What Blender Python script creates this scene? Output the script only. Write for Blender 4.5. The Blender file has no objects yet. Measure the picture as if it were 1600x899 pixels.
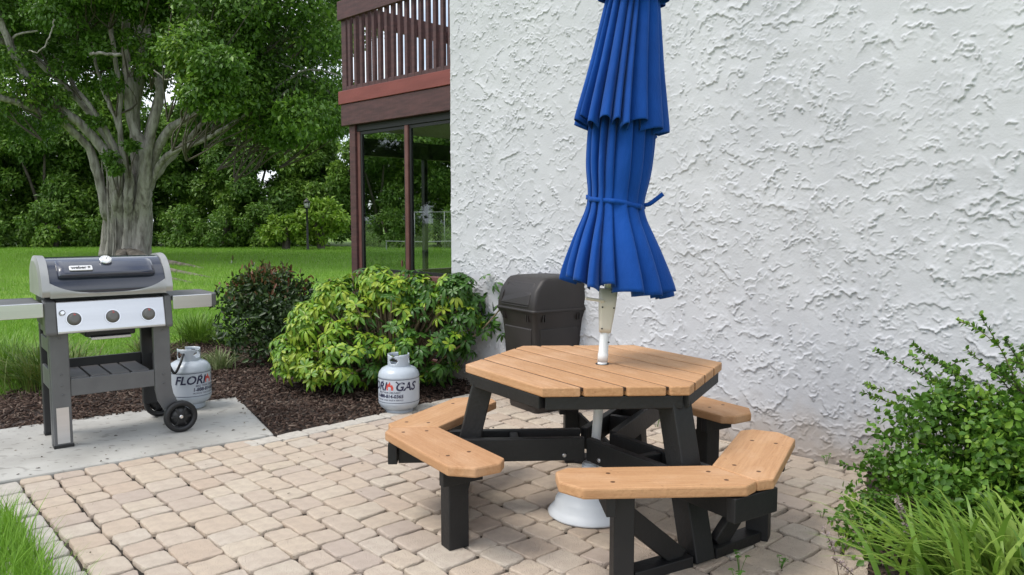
import bpy, bmesh, math, random
import numpy as np
from mathutils import Vector, Matrix

random.seed(7)
R = np.random.default_rng(11)
PI = math.pi
rad = math.radians
S = bpy.context.scene
COL = S.collection

# ------------------------------------------------------------------ camera, sky, sun
cam_d = bpy.data.cameras.new("camera")
cam_d.sensor_fit = 'HORIZONTAL'
cam_d.sensor_width = 36.0
cam_d.lens = 36.0 * 1220 / 1600
cam_d.clip_start = 0.05
cam_d.clip_end = 2000
cam = bpy.data.objects.new("camera", cam_d)
COL.objects.link(cam)
cam.location = (0, 0, 1.45)
cam.rotation_euler = (rad(90 - 4.9), 0, 0)
S.camera = cam

SUN = Vector((-0.50, -0.20, 0.85)).normalized()
w = bpy.data.worlds.new("World")
S.world = w
w.use_nodes = True
nt = w.node_tree
bg = nt.nodes["Background"]
sky = nt.nodes.new("ShaderNodeTexSky")
sky.sky_type = 'NISHITA'
sky.sun_disc = False
sky.sun_elevation = math.asin(SUN.z)
sky.sun_rotation = math.atan2(SUN.x, SUN.y)
sky.air_density = 1.0
sky.dust_density = 1.5
tc = nt.nodes.new("ShaderNodeTexCoord")
cn = nt.nodes.new("ShaderNodeTexNoise")
cn.inputs["Scale"].default_value = 2.6
cn.inputs["Detail"].default_value = 7
cn.inputs["Roughness"].default_value = 0.6
cr = nt.nodes.new("ShaderNodeValToRGB")
cr.color_ramp.elements[0].position = 0.36
cr.color_ramp.elements[1].position = 0.58
mx = nt.nodes.new("ShaderNodeMix")
mx.data_type = 'RGBA'
nt.links.new(tc.outputs["Generated"], cn.inputs["Vector"])
nt.links.new(cn.outputs["Fac"], cr.inputs["Fac"])
nt.links.new(cr.outputs["Color"], mx.inputs[0])
nt.links.new(sky.outputs[0], mx.inputs[6])
mx.inputs[7].default_value = (8.6, 9.0, 9.6, 1)      # cloud
nt.links.new(mx.outputs[2], bg.inputs["Color"])
bg.inputs["Strength"].default_value = 0.11

sd = bpy.data.lights.new("sun", 'SUN')
sd.energy = 1.5
sd.angle = rad(24)
sd.color = (1.0, 0.95, 0.87)
so = bpy.data.objects.new("sun", sd)
COL.objects.link(so)
so.rotation_euler = SUN.to_track_quat('Z', 'Y').to_euler()

S.view_settings.view_transform = 'Standard'
S.view_settings.look = 'None'
S.view_settings.gamma = 1
S.view_settings.exposure = 0.72
S.cycles.max_bounces = 8
S.cycles.transparent_max_bounces = 12

# ------------------------------------------------------------------ materials
def _pr(name):
    m = bpy.data.materials.new(name)
    m.use_nodes = True
    return m, m.node_tree, m.node_tree.nodes["Principled BSDF"]

def c4(c):
    return (c[0], c[1], c[2], 1)

def M(name, col, rough=.6, metal=0., col2=None, scale=5., stretch=(1, 1, 1), lo=.35, hi=.65,
      bump=0., bscale=60., bstretch=(1, 1, 1), coat=0., detail=5., spec=.5, bdist=.01):
    m, t, p = _pr(name)
    p.inputs["Base Color"].default_value = c4(col)
    p.inputs["Roughness"].default_value = rough
    p.inputs["Metallic"].default_value = metal
    p.inputs["Coat Weight"].default_value = coat
    p.inputs["Specular IOR Level"].default_value = spec
    tco = t.nodes.new("ShaderNodeTexCoord")
    if col2:
        mp = t.nodes.new("ShaderNodeMapping")
        mp.inputs["Scale"].default_value = stretch
        t.links.new(tco.outputs["Object"], mp.inputs[0])
        n = t.nodes.new("ShaderNodeTexNoise")
        n.inputs["Scale"].default_value = scale
        n.inputs["Detail"].default_value = detail
        t.links.new(mp.outputs[0], n.inputs["Vector"])
        r = t.nodes.new("ShaderNodeValToRGB")
        r.color_ramp.elements[0].position = lo
        r.color_ramp.elements[1].position = hi
        r.color_ramp.elements[0].color = c4(col)
        r.color_ramp.elements[1].color = c4(col2)
        t.links.new(n.outputs["Fac"], r.inputs["Fac"])
        t.links.new(r.outputs["Color"], p.inputs["Base Color"])
    if bump:
        mp = t.nodes.new("ShaderNodeMapping")
        mp.inputs["Scale"].default_value = bstretch
        t.links.new(tco.outputs["Object"], mp.inputs[0])
        n = t.nodes.new("ShaderNodeTexNoise")
        n.inputs["Scale"].default_value = bscale
        n.inputs["Detail"].default_value = 6
        t.links.new(mp.outputs[0], n.inputs["Vector"])
        b = t.nodes.new("ShaderNodeBump")
        b.inputs["Strength"].default_value = bump
        b.inputs["Distance"].default_value = bdist
        t.links.new(n.outputs["Fac"], b.inputs["Height"])
        t.links.new(b.outputs[0], p.inputs["Normal"])
    return m

def island_mat(name, cols, rough=.5, transl=.0, objrand=False, bump=0., bscale=80., grain=None, clump=0., spec=.4):
    """colour picked per loose piece (leaf, chip, blade, paver)"""
    m, t, p = _pr(name)
    g = t.nodes.new("ShaderNodeNewGeometry")
    src = g.outputs["Random Per Island"]
    if objrand:
        oi = t.nodes.new("ShaderNodeObjectInfo")
        a = t.nodes.new("ShaderNodeMath"); a.operation = 'ADD'
        t.links.new(src, a.inputs[0]); t.links.new(oi.outputs["Random"], a.inputs[1])
        f = t.nodes.new("ShaderNodeMath"); f.operation = 'FRACT'
        t.links.new(a.outputs[0], f.inputs[0])
        src = f.outputs[0]
    tco = t.nodes.new("ShaderNodeTexCoord")
    if clump:
        n = t.nodes.new("ShaderNodeTexNoise")
        n.inputs["Scale"].default_value = clump
        n.inputs["Detail"].default_value = 2
        t.links.new(tco.outputs["Object"], n.inputs["Vector"])
        mr = t.nodes.new("ShaderNodeMapRange")
        mr.inputs[1].default_value = .3; mr.inputs[2].default_value = .7
        t.links.new(n.outputs["Fac"], mr.inputs[0])
        mm = t.nodes.new("ShaderNodeMix")
        mm.inputs[0].default_value = .5
        t.links.new(src, mm.inputs[2]); t.links.new(mr.outputs[0], mm.inputs[3])
        src = mm.outputs[0]
    r = t.nodes.new("ShaderNodeValToRGB")
    els = r.color_ramp.elements
    while len(els) < len(cols):
        els.new(.5)
    for i, c in enumerate(cols):
        els[i].position = i / max(1, len(cols) - 1)
        els[i].color = c4(c)
    t.links.new(src, r.inputs["Fac"])
    colout = r.outputs["Color"]
    if grain:
        gcol, gs, st, amt = grain
        mp = t.nodes.new("ShaderNodeMapping")
        mp.inputs["Scale"].default_value = st
        t.links.new(tco.outputs["Object"], mp.inputs[0])
        n = t.nodes.new("ShaderNodeTexNoise")
        n.inputs["Scale"].default_value = gs
        n.inputs["Detail"].default_value = 6
        n.inputs["Roughness"].default_value = .65
        t.links.new(mp.outputs[0], n.inputs["Vector"])
        mr = t.nodes.new("ShaderNodeMapRange")
        mr.inputs[1].default_value = .4; mr.inputs[2].default_value = .72
        mr.inputs[4].default_value = amt
        t.links.new(n.outputs["Fac"], mr.inputs[0])
        mm = t.nodes.new("ShaderNodeMix"); mm.data_type = 'RGBA'
        t.links.new(mr.outputs[0], mm.inputs[0])
        t.links.new(colout, mm.inputs[6])
        mm.inputs[7].default_value = c4(gcol)
        colout = mm.outputs[2]
    t.links.new(colout, p.inputs["Base Color"])
    p.inputs["Roughness"].default_value = rough
    p.inputs["Specular IOR Level"].default_value = spec
    if bump:
        n = t.nodes.new("ShaderNodeTexNoise")
        n.inputs["Scale"].default_value = bscale
        n.inputs["Detail"].default_value = 6
        t.links.new(tco.outputs["Object"], n.inputs["Vector"])
        b = t.nodes.new("ShaderNodeBump")
        b.inputs["Strength"].default_value = bump
        b.inputs["Distance"].default_value = .01
        t.links.new(n.outputs["Fac"], b.inputs["Height"])
        t.links.new(b.outputs[0], p.inputs["Normal"])
    if transl:
        tr = t.nodes.new("ShaderNodeBsdfTranslucent")
        t.links.new(colout, tr.inputs["Color"])
        ms = t.nodes.new("ShaderNodeMixShader")
        ms.inputs[0].default_value = transl
        t.links.new(p.outputs[0], ms.inputs[1]); t.links.new(tr.outputs[0], ms.inputs[2])
        t.links.new(ms.outputs[0], t.nodes["Material Output"].inputs["Surface"])
    return m

# ------------------------------------------------------------------ object helpers
def tag(o, label=None, cat=None, group=None, kind=None):
    if label: o['label'] = label
    if cat: o['category'] = cat
    if group: o['group'] = group
    if kind: o['kind'] = kind
    return o

def thing(name, label, cat, loc=(0, 0, 0), rz=0., group=None):
    o = bpy.data.objects.new(name, None)
    o.empty_display_size = .1
    COL.objects.link(o)
    o.location = loc
    o.rotation_euler = (0, 0, rz)
    return tag(o, label, cat, group)

def link(name, me, mat, parent=None):
    o = bpy.data.objects.new(name, me)
    if mat and not me.materials:
        me.materials.append(mat)
    COL.objects.link(o)
    o.parent = parent
    return o

def mesh_np(name, V, F, mat, parent=None, smooth=False):
    """V (n,3); F (m,k) one face size, or list of such arrays"""
    V = np.ascontiguousarray(V, dtype=np.float32)
    Fs = F if isinstance(F, list) else [F]
    me = bpy.data.meshes.new(name)
    me.vertices.add(len(V))
    me.vertices.foreach_set("co", V.ravel())
    loops = np.concatenate([f.ravel() for f in Fs]).astype(np.int32)
    sizes = np.concatenate([np.full(len(f), f.shape[1], np.int32) for f in Fs])
    starts = np.concatenate([[0], np.cumsum(sizes)[:-1]]).astype(np.int32)
    me.loops.add(len(loops))
    me.loops.foreach_set("vertex_index", loops)
    me.polygons.add(len(sizes))
    me.polygons.foreach_set("loop_start", starts)
    me.polygons.foreach_set("loop_total", sizes)
    if smooth:
        me.polygons.foreach_set("use_smooth", np.ones(len(sizes), bool))
    me.update(calc_edges=True)
    return link(name, me, mat, parent)

class MB:
    def __init__(self):
        self.v = []; self.f = []; self.sm = []
    def add(self, vs, fs, smooth=False):
        b = len(self.v)
        self.v += [tuple(map(float, p)) for p in vs]
        self.f += [tuple(i + b for i in q) for q in fs]
        self.sm += [smooth] * len(fs)
        return self
    def box(self, x0, x1, y0, y1, z0, z1, mat=None):
        vs = [(x, y, z) for z in (z0, z1) for y in (y0, y1) for x in (x0, x1)]
        if mat is not None: vs = [mat @ Vector(p) for p in vs]
        return self.add(vs, [(0, 2, 3, 1), (4, 5, 7, 6), (0, 1, 5, 4), (2, 6, 7, 3), (0, 4, 6, 2), (1, 3, 7, 5)])
    def prism(self, poly, z0, z1, mat=None):
        n = len(poly)
        if sum(poly[i][0] * poly[(i + 1) % n][1] - poly[(i + 1) % n][0] * poly[i][1] for i in range(n)) < 0:
            poly = poly[::-1]
        vs = [(p[0], p[1], z0) for p in poly] + [(p[0], p[1], z1) for p in poly]
        if mat is not None: vs = [mat @ Vector(p) for p in vs]
        return self.add(vs, [tuple(range(n))[::-1], tuple(range(n, 2 * n))] + [(i, (i + 1) % n, n + (i + 1) % n, n + i) for i in range(n)])
    def bar(self, a, b, wd, ht, up=(0, 0, 1)):
        """square bar from a to b: wd sideways, ht along up"""
        a = Vector(a); b = Vector(b)
        d = (b - a).normalized(); up = Vector(up)
        s = d.cross(up).normalized(); u = s.cross(d).normalized()
        vs = []
        for p in (a, b):
            for i, j in ((-1, -1), (1, -1), (1, 1), (-1, 1)):
                vs.append(p + s * i * wd / 2 + u * j * ht / 2)
        return self.add(vs, [(0, 1, 2, 3)[::-1], (4, 5, 6, 7), (0, 1, 5, 4), (1, 2, 6, 5), (2, 3, 7, 6), (3, 0, 4, 7)])
    def tube(self, pts, rr, n=8, cap=True):
        pts = [Vector(p) for p in pts]
        if not hasattr(rr, '__len__'): rr = [rr] * len(pts)
        vs = []; fs = []
        ref = None
        for i, p in enumerate(pts):
            d = (pts[min(i + 1, len(pts) - 1)] - pts[max(i - 1, 0)]).normalized()
            if ref is None:
                ref = Vector((0, 0, 1)) if abs(d.z) < .9 else Vector((1, 0, 0))
            s = d.cross(ref).normalized(); u = s.cross(d).normalized(); ref = u
            for k in range(n):
                a = 2 * PI * k / n
                vs.append(p + (s * math.cos(a) + u * math.sin(a)) * rr[i])
        for i in range(len(pts) - 1):
            for k in range(n):
                fs.append((i * n + k, i * n + (k + 1) % n, (i + 1) * n + (k + 1) % n, (i + 1) * n + k))
        self.add(vs, fs, True)
        if cap:
            b = len(self.v) - len(vs)
            self.f += [tuple(b + k for k in range(n))[::-1], tuple(b + (len(pts) - 1) * n + k for k in range(n))]
            self.sm += [False, False]
        return self
    def lathe(self, prof, n=32, c=(0, 0, 0), mat=None, caps=True, smooth=True):
        vs = []; fs = []
        for r, z in prof:
            for k in range(n):
                a = 2 * PI * k / n
                vs.append(Vector((r * math.cos(a), r * math.sin(a), z)))
        if mat is not None: vs = [mat @ p for p in vs]
        vs = [p + Vector(c) for p in vs]
        m = len(prof)
        for i in range(m - 1):
            for k in range(n):
                fs.append((i * n + k, i * n + (k + 1) % n, (i + 1) * n + (k + 1) % n, (i + 1) * n + k))
        self.add(vs, fs, smooth)
        if caps:
            b = len(self.v) - len(vs)
            self.f += [tuple(b + k for k in range(n))[::-1], tuple(b + (m - 1) * n + k for k in range(n))]
            self.sm += [False, False]
        return self
    def loft(self, secs, closed=True, caps=True, smooth=True):
        n = len(secs[0]); vs = [p for s in secs for p in s]; fs = []
        for i in range(len(secs) - 1):
            for k in range(n if closed else n - 1):
                fs.append((i * n + k, i * n + (k + 1) % n, (i + 1) * n + (k + 1) % n, (i + 1) * n + k))
        self.add(vs, fs, smooth)
        if caps and closed:
            b = len(self.v) - len(vs)
            self.f += [tuple(b + k for k in range(n))[::-1], tuple(b + (len(secs) - 1) * n + k for k in range(n))]
            self.sm += [False, False]
        return self
    def build(self, name, mat, parent=None, bevel=0., seg=2, sharp=None, solid=0.):
        me = bpy.data.meshes.new(name)
        me.from_pydata(self.v, [], self.f)
        me.polygons.foreach_set("use_smooth", self.sm)
        me.update()
        if sharp:
            bm = bmesh.new(); bm.from_mesh(me)
            for e in bm.edges:
                if len(e.link_faces) == 2 and e.calc_face_angle() > rad(sharp): e.smooth = False
            bm.to_mesh(me); bm.free()
        o = link(name, me, mat, parent)
        if solid:
            s = o.modifiers.new("solid", 'SOLIDIFY'); s.thickness = solid; s.offset = -1
        if bevel:
            b = o.modifiers.new("bevel", 'BEVEL')
            b.width = bevel; b.segments = seg; b.limit_method = 'ANGLE'; b.angle_limit = rad(35)
        return o

def smooth_path(pts, k=6):
    pts = [Vector(p) for p in pts]
    out = []
    for i in range(len(pts) - 1):
        p0 = pts[max(i - 1, 0)]; p1 = pts[i]; p2 = pts[i + 1]; p3 = pts[min(i + 2, len(pts) - 1)]
        for j in range(k):
            t = j / k
            out.append(.5 * ((2 * p1) + (p2 - p0) * t + (2 * p0 - 5 * p1 + 4 * p2 - p3) * t * t + (3 * p1 - p0 - 3 * p2 + p3) * t ** 3))
    out.append(pts[-1])
    return out

def nrm(a):
    return a / np.maximum(np.linalg.norm(a, axis=1, keepdims=True), 1e-9)

def leaf_arrays(P, D, N, size, asp=.5, droop=.15, fold=.12):
    """six-point leaves (two folded quads each): returns V, F"""
    n = len(P); size = np.broadcast_to(size, n)[:, None]
    D = nrm(D); Sd = nrm(np.cross(D, N)); N = np.cross(Sd, D)
    wv = size * asp * .5
    v = np.stack([P,
                  P + D * size * .3 + Sd * wv * .9 + N * size * fold,
                  P + D * size * .68 + Sd * wv * .75 + N * size * (fold * .6 - droop * .3),
                  P + D * size - N * size * droop,
                  P + D * size * .68 - Sd * wv * .75 + N * size * (fold * .6 - droop * .3),
                  P + D * size * .3 - Sd * wv * .9 + N * size * fold], 1)
    b = (np.arange(n) * 6)[:, None]
    F = np.concatenate([b + np.array([[0, 3, 2, 1]]), b + np.array([[0, 5, 4, 3]])], 0)
    return v.reshape(-1, 3), F

def leaf4_arrays(P, D, N, size, asp=.5, droop=.2):
    n = len(P); size = np.broadcast_to(size, n)[:, None]
    D = nrm(D); Sd = nrm(np.cross(D, N)); N = np.cross(Sd, D)
    v = np.stack([P, P + D * size * .45 + Sd * size * asp * .5 + N * size * .06,
                  P + D * size - N * size * droop, P + D * size * .45 - Sd * size * asp * .5 + N * size * .06], 1)
    b = (np.arange(n) * 4)[:, None]
    return v.reshape(-1, 3), np.concatenate([b + np.array([[0, 2, 1]]), b + np.array([[0, 3, 2]])], 0)

def sphere_pts(n, rng):
    return nrm(rng.normal(size=(n, 3)))

def cluster_leaves(cents, rads, per, size, rng, asp=.5, squash=.75, shell=.55, up=.55, hang=.25, jit=.25):
    """leaves gathered on the outside of many leaf clumps"""
    P = []; D = []; N = []
    for c, r, k in zip(cents, rads, per):
        d = sphere_pts(k, rng)
        rr = r * (shell + (1 - shell) * rng.random((k, 1)) ** .6) * (1 + jit * rng.normal(size=(k, 1)))
        p = d * rr; p[:, 2] *= squash
        P.append(np.asarray(c) + p)
        nn = d + rng.normal(size=(k, 3)) * .45 + np.array([0, 0, up]); N.append(nrm(nn))
        dd = d * .8 + rng.normal(size=(k, 3)) * .8 - np.array([0, 0, hang]); D.append(nrm(dd))
    P = np.concatenate(P); D = np.concatenate(D); N = np.concatenate(N)
    return P, D, N, size * (.65 + .7 * rng.random(len(P)))

def blade_arrays(B, az, h, reach, width, rng, segs=4, curve=1.8, twist=.6, dip=.0):
    """arching grass blades from base points"""
    n = len(B)
    t = np.linspace(0, 1, segs + 1)[None, :, None]
    hd = np.stack([np.cos(az), np.sin(az), np.zeros(n)], 1)[:, None, :]
    h = np.broadcast_to(h, n)[:, None, None]; reach = np.broadcast_to(reach, n)[:, None, None]
    mid = B[:, None, :] + hd * reach * t ** curve + np.array([0, 0, 1.]) * h * (t - dip * t ** 3)
    sa = az + PI / 2 + rng.normal(size=n) * twist
    sd_ = np.stack([np.cos(sa), np.sin(sa), np.zeros(n)], 1)[:, None, :]
    wv = np.broadcast_to(width, n)[:, None, None] * .5 * (1 - t ** 2.2 * .96) * (.55 + .9 * t * (1 - t) * 2)
    v = np.stack([mid - sd_ * wv, mid + sd_ * wv], 2).reshape(n, -1, 3)
    m = 2 * (segs + 1)
    b = (np.arange(n) * m)[:, None]
    F = np.concatenate([b + np.array([[2 * s, 2 * s + 1, 2 * s + 3, 2 * s + 2]]) for s in range(segs)], 0)
    return v.reshape(-1, 3), F

def in_poly(p, poly):
    poly = np.asarray(poly); x, y = p[:, 0], p[:, 1]
    ins = np.zeros(len(p), bool); j = len(poly) - 1
    for i in range(len(poly)):
        xi, yi = poly[i]; xj, yj = poly[j]
        c = ((yi > y) != (yj > y)) & (x < (xj - xi) * (y - yi) / (yj - yi + 1e-12) + xi)
        ins ^= c; j = i
    return ins

def clip_half(poly, p0, p1):
    """keep what lies to the left of the line p0 -> p1"""
    out = []; n = len(poly)
    def side(q): return (p1[0] - p0[0]) * (q[1] - p0[1]) - (p1[1] - p0[1]) * (q[0] - p0[0])
    for i in range(n):
        a = poly[i]; b = poly[(i + 1) % n]; sa = side(a); sb = side(b)
        if sa >= 0: out.append(a)
        if (sa > 0 > sb) or (sa < 0 < sb):
            t = sa / (sa - sb); out.append((a[0] + (b[0] - a[0]) * t, a[1] + (b[1] - a[1]) * t))
    return out

def area(poly):
    return abs(sum(poly[i][0] * poly[(i + 1) % len(poly)][1] - poly[(i + 1) % len(poly)][0] * poly[i][1] for i in range(len(poly)))) / 2

def text_tris(s, size, shear=0., bold=0.):
    cu = bpy.data.curves.new("lettering", 'FONT')
    cu.body = s; cu.size = size; cu.shear = shear; cu.offset = bold
    cu.align_x = 'CENTER'; cu.resolution_u = 3
    o = bpy.data.objects.new("lettering", cu)
    COL.objects.link(o)
    dg = bpy.context.evaluated_depsgraph_get(); dg.update()
    me = bpy.data.meshes.new_from_object(o.evaluated_get(dg))
    vs = [tuple(v.co) for v in me.vertices]; fs = [tuple(p.vertices) for p in me.polygons]
    bpy.data.objects.remove(o); bpy.data.curves.remove(cu); bpy.data.meshes.remove(me)
    return vs, fs

# camera maths used only to lay out far growth in plan
FPX = 1220.0
def at(px, py, Y):
    cp, sp = math.cos(rad(4.9)), math.sin(rad(4.9))
    x = (px - 800) / FPX; y = -(py - 449.5) / FPX
    d = (x, cp + y * sp, -sp + y * cp)
    return Vector((d[0] * Y / d[1], Y, 1.45 + d[2] * Y / d[1]))

# ------------------------------------------------------------------ plan of the place
W0 = Vector((-.547, 7.004, 0)); WA = math.atan2(-.699, .715)          # wall corner and wall direction
wx = Vector((math.cos(WA), math.sin(WA), 0)); wy = Vector((-math.sin(WA), math.cos(WA), 0))
F0 = (-2.84, 4.22); F1 = (-1.611, 5.179); B1 = (-2.259, 6.309)
dS = (.789, .614)
SLAB = [(F0[0] - 2.2 * dS[0], F0[1] - 2.2 * dS[1]), F1, B1, (B1[0] - 4.4 * dS[0], B1[1] - 4.4 * dS[1])]
E2 = (-.954, 5.836); E3 = (-.25, 6.60)
BED0 = (2.06, 4.42); BED1 = (1.18, 2.45)
MULCH = [F1, E2, E3, (-.20, 6.80), (-1.70, 8.30), (-2.2, 9.3), (-3.1, 10.2), (-3.95, 9.9), (-4.05, 8.9), (-3.75, 7.9), (-3.95, 7.1),
         (-4.3, 6.45), (-5.9, 5.2), (-5.5, 3.7), (B1[0] + .02, B1[1] - .06)]
PATIO_L0 = (-2.90, 4.10)
PATIO = [PATIO_L0, F0, F1, E2, E3, (.0, 6.5), (2.06, 4.45), BED1, (.9, 1.0), (-1.2, .6), (-.30, 1.35)]
BED = [BED0, (2.20, 4.31), (5.2, 1.38), (3.2, .4), (1.0, 1.2), BED1]

# ------------------------------------------------------------------ ground
m_lawn = M("lawn_turf", (.09, .17, .014), .9, col2=(.17, .28, .028), scale=1.3, bump=.6, bscale=30)
mb = MB()
mb.add([(-400, -60, -.03), (400, -60, -.03), (400, 700, -.03), (-400, 700, -.03)], [(0, 1, 2, 3)])
tag(mb.build("lawn", m_lawn), "green lawn running back to the trees", "lawn", kind='structure')

m_soil = M("mulch_soil", (.018, .012, .009), .95, col2=(.05, .032, .024), scale=14, bump=1, bscale=30)
def ground_patch(name, poly, z, mat, label, cat, mound=0.):
    bm = bmesh.new()
    vs = [bm.verts.new((p[0], p[1], z)) for p in poly]
    f = bm.faces.new(vs)
    if f.normal.z < 0: f.normal_flip()
    bmesh.ops.triangulate(bm, faces=bm.faces[:])
    me = bpy.data.meshes.new(name); bm.normal_update(); bm.to_mesh(me); bm.free()
    o = link(name, me, mat)
    return tag(o, label, cat, kind='structure')
ground_patch("mulch_bed", MULCH, -.012, m_soil, "dark brown mulch bed between the concrete pad and the building", "bed")
ground_patch("planting_bed", BED, -.006, m_soil, "dark soil bed under the shrub at the wall", "bed")

# mulch chips
m_chip = island_mat("bark_chips", [(.018, .010, .008), (.045, .027, .020), (.075, .047, .036), (.11, .075, .058), (.05, .03, .022), (.20, .155, .125)], .9, spec=.2)
def chips(name, poly, n, rng, label, lmin=.018, lmax=.06):
    poly_a = np.array(poly)
    lo = poly_a.min(0); hi = poly_a.max(0)
    p = lo + rng.random((n, 2)) * (hi - lo)
    p = p[in_poly(p, poly)]
    n = len(p)
    L = lmin + (lmax - lmin) * rng.random(n) ** 2; Wd = .005 + .011 * rng.random(n); T = .003 + .005 * rng.random(n)
    a = rng.random(n) * 2 * PI; el = rng.normal(size=n) * .35
    D = np.stack([np.cos(a) * np.cos(el), np.sin(a) * np.cos(el), np.sin(el)], 1)
    Nn = nrm(rng.normal(size=(n, 3)) * .35 + np.array([0, 0, 1.]))
    Sd = nrm(np.cross(D, Nn)); Nn = np.cross(Sd, D)
    z = .0 + .022 * rng.random(n) + .02 * np.sin(p[:, 0] * 5.1 + 1) * np.sin(p[:, 1] * 4.3)
    C = np.stack([p[:, 0], p[:, 1], z], 1)
    V = []
    for i, j, k in ((-1, -1, -1), (1, -.6, -1), (1, .7, -1), (-1, 1, -1), (-1, -1, 1), (1, -.6, 1), (1, .7, 1), (-1, 1, 1)):
        V.append(C + D * (L * i * .5)[:, None] + Sd * (Wd * j * .5)[:, None] + Nn * (T * k * .5)[:, None])
    V = np.stack(V, 1).reshape(-1, 3)
    b = (np.arange(n) * 8)[:, None]
    F = np.concatenate([b + np.array([q]) for q in ([4, 5, 6, 7], [0, 1, 5, 4], [1, 2, 6, 5], [2, 3, 7, 6], [3, 0, 4, 7])], 0)
    return tag(mesh_np(name, V, F, m_chip), label, "mulch", kind='stuff')
chips("mulch_chips", MULCH, 62000, np.random.default_rng(3), "loose shredded bark chips covering the mulch bed")
chips("bark_chips", BED, 9000, np.random.default_rng(4), "bark chips under the leafy shrub at the wall")

# concrete pad
m_conc = M("pad_concrete", (.33, .32, .295), .85, col2=(.44, .43, .40), scale=2.2, bump=.25, bscale=120)
def concrete_stains(m):
    t = m.node_tree; p = t.nodes["Principled BSDF"]
    src = p.inputs["Base Color"].links[0].from_socket
    tco = t.nodes.new("ShaderNodeTexCoord")
    mp = t.nodes.new("ShaderNodeMapping"); mp.inputs["Scale"].default_value = (1, 1.6, 1)
    t.links.new(tco.outputs["Object"], mp.inputs[0])
    n = t.nodes.new("ShaderNodeTexNoise"); n.inputs["Scale"].default_value = 13; n.inputs["Detail"].default_value = 3
    t.links.new(mp.outputs[0], n.inputs["Vector"])
    r = t.nodes.new("ShaderNodeMapRange"); r.inputs[1].default_value = .60; r.inputs[2].default_value = .67; r.inputs[4].default_value = .6
    t.links.new(n.outputs["Fac"], r.inputs[0])
    x = t.nodes.new("ShaderNodeMix"); x.data_type = 'RGBA'
    t.links.new(r.outputs[0], x.inputs[0]); t.links.new(src, x.inputs[6]); x.inputs[7].default_value = (.20, .19, .17, 1)
    t.links.new(x.outputs[2], p.inputs["Base Color"])
concrete_stains(m_conc)
mb = MB().prism(SLAB, -.10, .012)
tag(mb.build("concrete_pad", m_conc, bevel=.012), "pale concrete pad with dark specks under the grill", "pad", kind='structure')
# stains and fallen bits on the pad are small flat flecks
m_fleck = island_mat("dry_flecks", [(.05, .04, .03), (.10, .08, .06), (.17, .14, .09), (.06, .05, .045)], .9)
def litter(name, poly, n, rng, z, label, smin=.008, smax=.03):
    poly_a = np.array(poly); lo = poly_a.min(0); hi = poly_a.max(0)
    p = lo + rng.random((n * 3, 2)) * (hi - lo)
    p = p[in_poly(p, poly)][:n]; n = len(p)
    P = np.stack([p[:, 0], p[:, 1], np.full(n, z)], 1)
    a = rng.random(n) * 2 * PI
    D = np.stack([np.cos(a), np.sin(a), .05 + .2 * rng.random(n)], 1)
    N = nrm(rng.normal(size=(n, 3)) * .25 + np.array([0, 0, 1.]))
    V, F = leaf_arrays(P, D, N, smin + (smax - smin) * rng.random(n) ** 3, .55, .1, .1)
    return tag(mesh_np(name, V, F, m_fleck), label, "litter", kind='stuff')
litter("pad_litter", SLAB, 300, np.random.default_rng(5), .014, "dry specks and leaf bits scattered on the concrete pad", .006, .034)
litter("patio_litter", PATIO, 260, np.random.default_rng(6), .008, "tiny dry leaf bits scattered over the pavers", .006, .024)

# ------------------------------------------------------------------ patio of tumbled pavers
m_sand = M("joint_sand", (.020, .016, .012), .95, col2=(.06, .048, .036), scale=9, bump=.8, bscale=90)
patio = ground_patch("patio", PATIO, -.024, m_sand, "tan tumbled paver patio under the picnic table", "patio")
m_paver = island_mat("paver_concrete", [(.56, .465, .37), (.53, .425, .335), (.59, .51, .41), (.55, .445, .355), (.575, .51, .43), (.525, .43, .35),
                                        (.575, .48, .38), (.49, .41, .35), (.59, .495, .385), (.545, .485, .41)], .88,
                     objrand=True, bump=1.0, bscale=150, grain=((.40, .32, .265), 16., (1, 1, 1), .6), spec=.2)
m_border = island_mat("border_paver_concrete", [(.57, .535, .48), (.52, .48, .43), (.60, .56, .50), (.545, .51, .46), (.59, .52, .43)], .88,
                      objrand=True, bump=1.0, bscale=150, grain=((.38, .345, .31), 16., (1, 1, 1), .6), spec=.2)

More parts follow.
